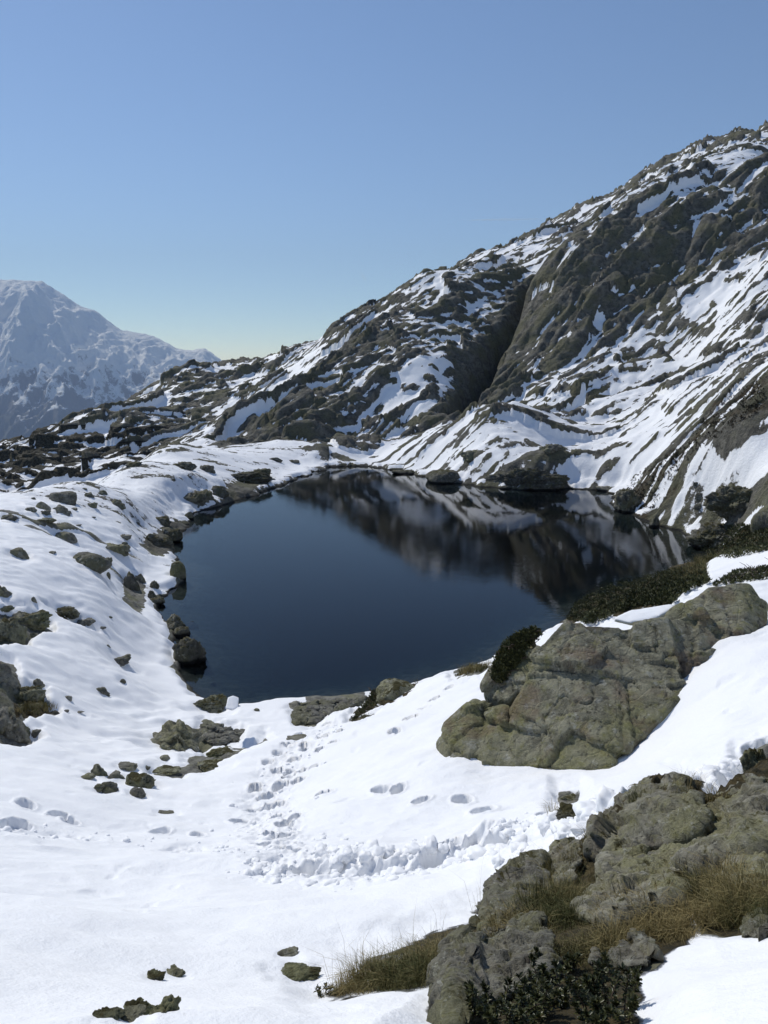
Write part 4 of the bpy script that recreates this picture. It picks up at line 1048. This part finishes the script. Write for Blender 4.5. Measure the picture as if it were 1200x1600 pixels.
# ------------------------------------------------------------------ grass
def sample_px(poly, n):
    p = np.array(poly, float); out = []
    while len(out) < n:
        q = np.stack([RNG.uniform(p[:, 0].min(), p[:, 0].max(), n), RNG.uniform(p[:, 1].min(), p[:, 1].max(), n)], 1)
        q = q[poly_sd(q[:, 0], q[:, 1], poly) < 0]; out += list(q)
    return out[:n]
def blades(roots, nb, length, width, spread, lean, dry, tone_of=None):
    V_, T_, C_ = [], [], []
    for (x, y, z), sc_ in roots:
        n = int(nb * RNG.uniform(.6, 1.3)); tl = RNG.uniform(.65, 1.25) * sc_; base_t = np.clip(dry + .9 * float(n2(np.array([x / .5]), np.array([y / .5]), 310)[0]) + RNG.normal(0, .12), 0, 1)
        a = RNG.uniform(0, 2 * np.pi, n); rad = spread * sc_ * np.sqrt(RNG.random(n))
        bx, by = x + rad * np.cos(a), y + rad * np.sin(a)
        L = length * tl * RNG.uniform(.5, 1.2, n); ln = lean * RNG.uniform(.3, 1.5, n); a2 = a + RNG.normal(0, .6, n)
        comb = np.array([-.18, .05]) * RNG.uniform(-.6, 1.6)
        dx, dy = np.cos(a2) * ln + comb[0] * lean, np.sin(a2) * ln + comb[1] * lean
        b0 = np.stack([bx, by, np.full(n, z - .02)], 1)
        mid = b0 + np.stack([dx * L * .25, dy * L * .25, L * .62], 1)
        tip = b0 + np.stack([dx * L * .95, dy * L * .95, L * (1.0 - .35 * np.minimum(ln, 1.5))], 1)
        w = width * RNG.uniform(.6, 1.3, n) * max(.8, sc_ ** .5); pa = RNG.uniform(0, 2 * np.pi, n); pw = np.stack([np.cos(pa) * w, np.sin(pa) * w, 0 * w], 1)
        V_.append(np.stack([b0 - pw, b0 + pw, mid - pw * .7, mid + pw * .7, tip], 1))
        C_.append(np.repeat(np.clip(base_t + RNG.normal(0, .18, n), 0, 1)[:, None], 5, 1))
    V = np.concatenate(V_); C = np.concatenate(C_); n = len(V); i = np.arange(n)[:, None] * 5
    Tt = np.concatenate([i + np.array([[0, 1, 3]]), i + np.array([[0, 3, 2]]), i + np.array([[2, 3, 4]])], 0)
    return V.reshape(-1, 3), Tt, C.ravel()
def grass(poly, n, nb, length, width, spread, lean, dry, name='grass', need_bare=True, rmin=1.5):
    roots = []
    for u, v in sample_px(poly, n):
        q = hit(u, v, rmin=rmin)
        if q is None: continue
        p, r = q
        if need_bare and bare_at(p.x, p.y) > .03: continue
        g1 = float(n2(np.array([p.x / .42]), np.array([p.y / .42]), 300)[0])
        if need_bare and g1 < -.22: continue
        if any(poly_sd(np.array([u]), np.array([v]), q2)[0] < -4 for q2 in NO_GRASS): continue
        roots.append((p, .8 + .9 * max(0, g1) + .2 * RNG.random()))
    if not roots: return
    V, T, C = blades(roots, nb, length, width, spread, lean, dry)
    finish(mesh_np(name, V, T, M_grass, attrs={'tone': C}, smooth=False), kind='stuff')
NO_GRASS = [[(a, b) for a, b, _ in bl[0]] for _, bls, *_r in OUT for bl in bls]
GR = [(510,1556),(600,1520),(680,1480),(745,1450),(800,1400),(860,1350),(905,1345),(900,1400),(960,1345),(1000,1350),(1080,1395),(1130,1340),(1200,1330),(1240,1350),(1240,1460),(1150,1455),(1080,1440),(1080,1470),(1030,1500),(960,1522),(800,1500),(740,1490),(690,1515),(660,1545),(560,1552)]
grass(GR, 1300, 26, .12, .0017, .07, .75, .50)
grass([(520,1552),(640,1500),(740,1455),(760,1475),(690,1520),(660,1545)], 170, 24, .15, .0017, .06, .8, .42)
grass([(780,1390),(900,1340),(900,1440),(800,1460),(740,1470)], 220, 26, .17, .0018, .06, .8, .55)
grass([(1060,1440),(1120,1380),(1240,1320),(1240,1465),(1120,1450)], 230, 28, .20, .0018, .07, .8, .45)
grass([(950,1420),(1100,1400),(1080,1470),(1000,1510),(920,1500)], 200, 26, .17, .0017, .07, .8, .5)
grass([(905,1330),(955,1264),(1010,1243),(1015,1275),(950,1330)], 120, 22, .14, .0022, .07, .8, .5, rmin=5)
grass([(1075,1270),(1130,1245),(1140,1270),(1095,1300)], 30, 24, .18, .003, .06, .7, .7, rmin=5)
grass([(500,1560),(560,1530),(620,1505),(660,1490)], 26, 5, .30, .0011, .04, .7, .8, need_bare=False)
grass([(640,1500),(760,1410),(800,1370),(880,1330)], 22, 4, .34, .0012, .05, .9, .8, need_bare=False)
grass([(1000,1255),(1050,1225),(1090,1215),(1110,1235)], 26, 8, .25, .002, .05, .6, .9, need_bare=False, rmin=5)
grass([(1040,905),(1080,878),(1130,862),(1150,866),(1110,885),(1100,905),(1060,915)], 420, 14, .45, .010, .15, .6, .5, rmin=18)
grass([(705,1058),(730,1042),(768,1036),(755,1050)], 140, 14, .22, .006, .08, .6, .65, rmin=18, need_bare=False)
grass([(545,1128),(585,1085),(600,1062),(655,1064),(640,1080),(590,1108),(570,1122)], 260, 14, .16, .006, .08, .6, .25, rmin=14)
grass([(25,1085),(70,1098),(90,1108),(50,1118),(25,1120)], 130, 14, .20, .006, .08, .6, .55, rmin=14, need_bare=False)
grass([(845,1278),(875,1262),(905,1258),(880,1275)], 14, 8, .2, .003, .05, .7, .8, need_bare=False, rmin=8)

# ------------------------------------------------------------------ juniper mats
def juniper(poly, n, hgt, spray, label, rmin=14, lift=None, twigs=True, m_=None, name='juniper_shrub'):
    pts = []
    for u, v in sample_px(poly, n):
        e = -float(poly_sd(np.array([u]), np.array([v]), poly)[0])
        if lift is None:
            q = hit(u, v, rmin=rmin)
            if q is None: continue
            p = q[0]
        else: p = xyz(u, v, lift(u, v))
        pts.append((p, min(1.0, e / 10.0)))
    c = sum((p for p, _ in pts), Vector()) / len(pts)
    root = bpy.data.objects.new(name, None); COL.objects.link(root); root.location = (c.x, c.y, min(p.z for p, _ in pts)); finish(root, label, 'shrub')
    o3 = np.array(root.location); V_, C_ = [], []
    for p, e in pts:
        bump = .55 + .45 * math.sin(p.x * 3.1) * math.cos(p.y * 2.3)
        h = hgt * (e ** .5) * bump * RNG.uniform(.55, 1.0); m = 7
        d = RNG.normal(size=(m, 3)); d[:, 2] = np.abs(d[:, 2]) + .5; d /= np.linalg.norm(d, axis=1)[:, None]
        L = spray * RNG.uniform(.6, 1.3, m); q0 = np.array(p) - o3 + np.array([0, 0, h]) + RNG.normal(0, spray * .3, (m, 3))
        sd_ = np.cross(d, RNG.normal(size=(m, 3))); sd_ /= np.linalg.norm(sd_, axis=1)[:, None]; sd_ *= (L * .22)[:, None]
        V_.append(np.stack([q0, q0 + d * (L * .5)[:, None] + sd_, q0 + d * L[:, None], q0 + d * (L * .5)[:, None] - sd_], 1))
        C_.append(np.repeat(np.clip(RNG.uniform(.1, .9) * np.ones(m) + RNG.normal(0, .1, m), 0, 1)[:, None], 4, 1))
    V = np.concatenate(V_); k = len(V)
    fo = mesh_np('foliage', V.reshape(-1, 3), np.arange(k * 4).reshape(-1, 4), m_ or M_juniper, root, attrs={'tone': np.concatenate(C_).ravel()}, smooth=False); fo['kind'] = 'stuff'
    if twigs:
        for _ in range(14):
            p, e = pts[RNG.integers(len(pts))]; a = RNG.uniform(0, 6.28); L = RNG.uniform(.25, .6)
            p0 = np.array(p) - o3 + [0, 0, hgt * .35]; p1 = p0 + np.array([math.cos(a) * L, math.sin(a) * L, RNG.uniform(.05, .25)])
            tube_obj('branch', [Vector(p0), Vector((p0 + p1) / 2 + [0, 0, .05]), Vector(p1)], [.018, .012, .005], root)
def tube_obj(name, pts, rad, parent):
    bm = bmesh.new(); tube(bm, pts, rad, 5); me = bpy.data.meshes.new(name); bm.to_mesh(me); bm.free(); me.materials.append(M_stem)
    o = bpy.data.objects.new(name, me); COL.objects.link(o); o.parent = parent
def tube(bm, pts, rad, n=6):
    rings = []
    for i, (p, r) in enumerate(zip(pts, rad)):
        d = (pts[min(i + 1, len(pts) - 1)] - pts[max(i - 1, 0)]).normalized()
        a = d.orthogonal().normalized(); b = d.cross(a)
        rings.append([bm.verts.new(p + (a * math.cos(2 * math.pi * k / n) + b * math.sin(2 * math.pi * k / n)) * r) for k in range(n)])
    for A, Bq in zip(rings[:-1], rings[1:]):
        for k in range(n): bm.faces.new((A[k], A[(k + 1) % n], Bq[(k + 1) % n], Bq[k]))
    bm.faces.new(rings[0][::-1]); bm.faces.new(rings[-1])
juniper([(885,968),(905,932),(945,912),(1000,902),(1060,888),(1100,884),(1108,912),(1064,928),(1052,944),(1000,948),(962,960),(925,978)], 5200, .45, .11, 'broad dark green creeping juniper between the huge boulder and the lake')
juniper([(768,1062),(772,1035),(785,1012),(805,992),(835,982),(845,992),(820,1020),(805,1045),(785,1070)], 1100, .14, .09, 'dark juniper cushion draped over the upper left corner of the huge boulder', lift=lambda u, v: 18.55 + (1060 - v) * .011)
juniper([(1110,918),(1150,893),(1205,885),(1230,890),(1200,905),(1150,912)], 500, .2, .10, 'low dark juniper strip on the snow bank at the right photo edge')
juniper([(1085,850),(1110,825),(1160,820),(1220,830),(1220,856),(1150,872),(1110,872)], 1400, .4, .16, 'dark juniper mat hanging over the right corner of the lake', rmin=30)
juniper([(960,775),(1000,735),(1070,695),(1110,640),(1190,585),(1200,640),(1110,690),(1050,745),(1020,800)], 500, .16, .20, 'long brown heath mat running down the right bank ridge', rmin=60, twigs=False, m_=M_heath, name='heath_mat')
juniper([(548,1128),(572,1095),(590,1068),(612,1062),(606,1080),(585,1104)], 420, .16, .09, 'small dark shrub hanging on the uphill side of the mossy rock')

# ------------------------------------------------------------------ alpenrose shrubs in the foreground
def leaf_mesh(L=.030, W=.0115):
    v = [(0, 0, 0), (L * .35, W * .42, .002), (L * .7, W * .45, .002), (L, 0, -.003), (L * .7, -W * .45, .002), (L * .35, -W * .42, .002), (L * .35, 0, -.0012), (L * .7, 0, -.0015)]
    f = [(0, 6, 1), (1, 6, 7), (1, 7, 2), (2, 7, 3), (3, 7, 4), (4, 7, 5), (5, 7, 6), (5, 6, 0)]
    return np.array(v), np.array(f)
LV, LF = leaf_mesh()
_lm = []
for t_ in (.15, .4, .65, .9):
    o_ = mesh_np('leaf', LV, LF, M_leaf, attrs={'tone': np.full(len(LV), t_)}); _lm.append(o_.data); bpy.data.objects.remove(o_)
def shrub(u, v, rad, hgt, nst, label, nleaf=90, name='alpenrose_shrub', per=62, rmin=1.5):
    q = hit(u, v, rmin=rmin)
    if q is None: print('no shrub', u, v); return
    c = q[0]; root = bpy.data.objects.new(name, None); COL.objects.link(root); root.location = c; finish(root, label, 'shrub')
    LM = []
    for i in range(nst):
        a = RNG.uniform(0, 6.28); r0 = rad * math.sqrt(RNG.random()) * .75
        gx, gy = c.x + r0 * math.cos(a), c.y + r0 * math.sin(a)
        b0 = Vector((r0 * math.cos(a), r0 * math.sin(a), ground(gx, gy) - c.z - .02)); ln = RNG.uniform(.15, .75); a += RNG.normal(0, .5)
        h = hgt * RNG.uniform(.6, 1.1)
        P = [b0 + Vector((math.cos(a) * ln * h * t ** 1.4, math.sin(a) * ln * h * t ** 1.4, h * t * (1 - .15 * t))) for t in (0, .35, .7, 1)]
        tube_obj('stem', P, [.004, .0034, .0028, .002], root)
        for j in range(per):
            t = 1 - .75 * RNG.random() ** 1.8; k = min(2, int(t * 3)); fp = P[k].lerp(P[k + 1], t * 3 - k) if k < 2 else P[2].lerp(P[3], min(1, (t - .7) / .3) if t > .7 else 0)
            a2 = RNG.uniform(0, 6.28); el = RNG.uniform(-.1, .9) + .5 * (t > .93)
            LM.append((fp, a2, el, RNG.uniform(-.6, .6), RNG.uniform(.7, 1.2), RNG.random()))
    to = Vector((-c.x, -c.y, CAM_Z - c.z)).normalized()
    LM.sort(key=lambda q: -(q[0].dot(to) + .2 * q[0].z))
    V_, F_, C_ = [], [], []; k = 0
    from mathutils import Euler, Matrix
    for i, (p, a2, el, roll, s, t) in enumerate(LM):
        if i < nleaf:
            lo = bpy.data.objects.new('leaf', _lm[int(t * 4) % 4]); COL.objects.link(lo); lo.parent = root
            lo.location = p; lo.rotation_euler = (roll, -el, a2); lo.scale = (s, s, s)
        else:
            Mx = np.array(Euler((roll, -el, a2)).to_matrix()); V_.append((LV * s) @ Mx.T + np.array(p)); F_.append(LF + k); k += len(LV); C_.append(np.full(len(LV), t))
    if V_:
        o = mesh_np('leaves', np.vstack(V_), np.vstack(F_), M_leaf, root, attrs={'tone': np.concatenate(C_)}); o['kind'] = 'stuff'
shrub(800, 1590, .23, .21, 32, 'dark leafy alpenrose at the bottom edge below the pale rock')
shrub(880, 1570, .22, .20, 30, 'dark leafy alpenrose in the middle of the bottom edge row')
shrub(955, 1585, .18, .19, 26, 'dark leafy alpenrose beside the snow at the bottom edge')
shrub(860, 1525, .16, .15, 12, 'sparse alpenrose creeping over the pale rock under the grass', 50)
shrub(507, 1556, .05, .09, 6, 'tiny reddish sprig at the left tip of the grassy outcrop', 12, 'heather_sprig', 16)
shrub(930, 1330, .10, .17, 5, 'few small dark shoots at the snow edge of the olive slab', 20, 'alpenrose_shoot', 20, rmin=5)

# ------------------------------------------------------------------ faint clouds far beyond the haze
def cloud(u0, v0, u1, v1, d, thick, dens, name, label):
    a, b = xyz(u0, v0, d), xyz(u1, v1, d); c = (a + b) / 2
    bm = bmesh.new(); bmesh.ops.create_icosphere(bm, subdivisions=4, radius=1)
    L = (b - a).length / 2
    for v in bm.verts:
        k = 1 + .45 * mnoise.noise(v.co * 2.2 + Vector((u0, v0, 0)) * .1)
        v.co = Vector((v.co.x * L, v.co.y * thick, v.co.z * thick)) * k
    me = bpy.data.meshes.new(name); bm.to_mesh(me); bm.free()
    m = bpy.data.materials.new(name); m.use_nodes = True; n = m.node_tree.nodes; n.remove(n['Principled BSDF'])
    pv = n.new('ShaderNodeVolumePrincipled'); pv.inputs['Density'].default_value = dens; pv.inputs['Anisotropy'].default_value = .75; pv.inputs['Color'].default_value = (1, 1, 1, 1)
    m.node_tree.links.new(pv.outputs[0], n['Material Output'].inputs['Volume']); me.materials.append(m)
    o = bpy.data.objects.new(name, me); COL.objects.link(o); o.location = c
    o.rotation_euler = (b - a).to_track_quat('X', 'Z').to_euler(); finish(o, kind='stuff')
cloud(725, 344, 845, 342, 30000, 45, .0045, 'contrail', None)
cloud(563, 424, 572, 440, 36000, 110, .0006, 'wispy_cloud', None)

# ------------------------------------------------------------------ gravel laid bare at the foot of the lake
def gravel(poly, n, smin, smax):
    D, Fc = ico(2); V_, F_ = [], []; k = 0
    for u, v in sample_px(poly, n):
        q = hit(u, v, rmin=14)
        if q is None: continue
        p = q[0]; s_ = smin + (smax - smin) * RNG.random() ** 2.5; rg = RNG.normal(size=3) * 9
        P = D / np.abs(D).max(1)[:, None] ** .3 * (1 + .4 * n3(D * 1.4 + rg, 3))[:, None] * s_ * np.array([1.2, .9, .6])
        a = RNG.uniform(0, 6.28); c, s2 = math.cos(a), math.sin(a); P = P @ np.array([[c, s2, 0], [-s2, c, 0], [0, 0, 1]])
        V_.append(P + np.array(p) + [0, 0, s_ * .15]); F_.append(Fc + k); k += len(P)
    finish(mesh_np('gravel', np.vstack(V_), np.vstack(F_), M_rock, smooth=False), kind='stuff')
gravel([(455,1118),(480,1100),(540,1094),(572,1092),(560,1103),(520,1112),(490,1130),(462,1132)], 240, .05, .28)
gravel([(303,1150),(320,1132),(352,1140),(382,1142),(374,1158),(330,1165)], 120, .05, .24)
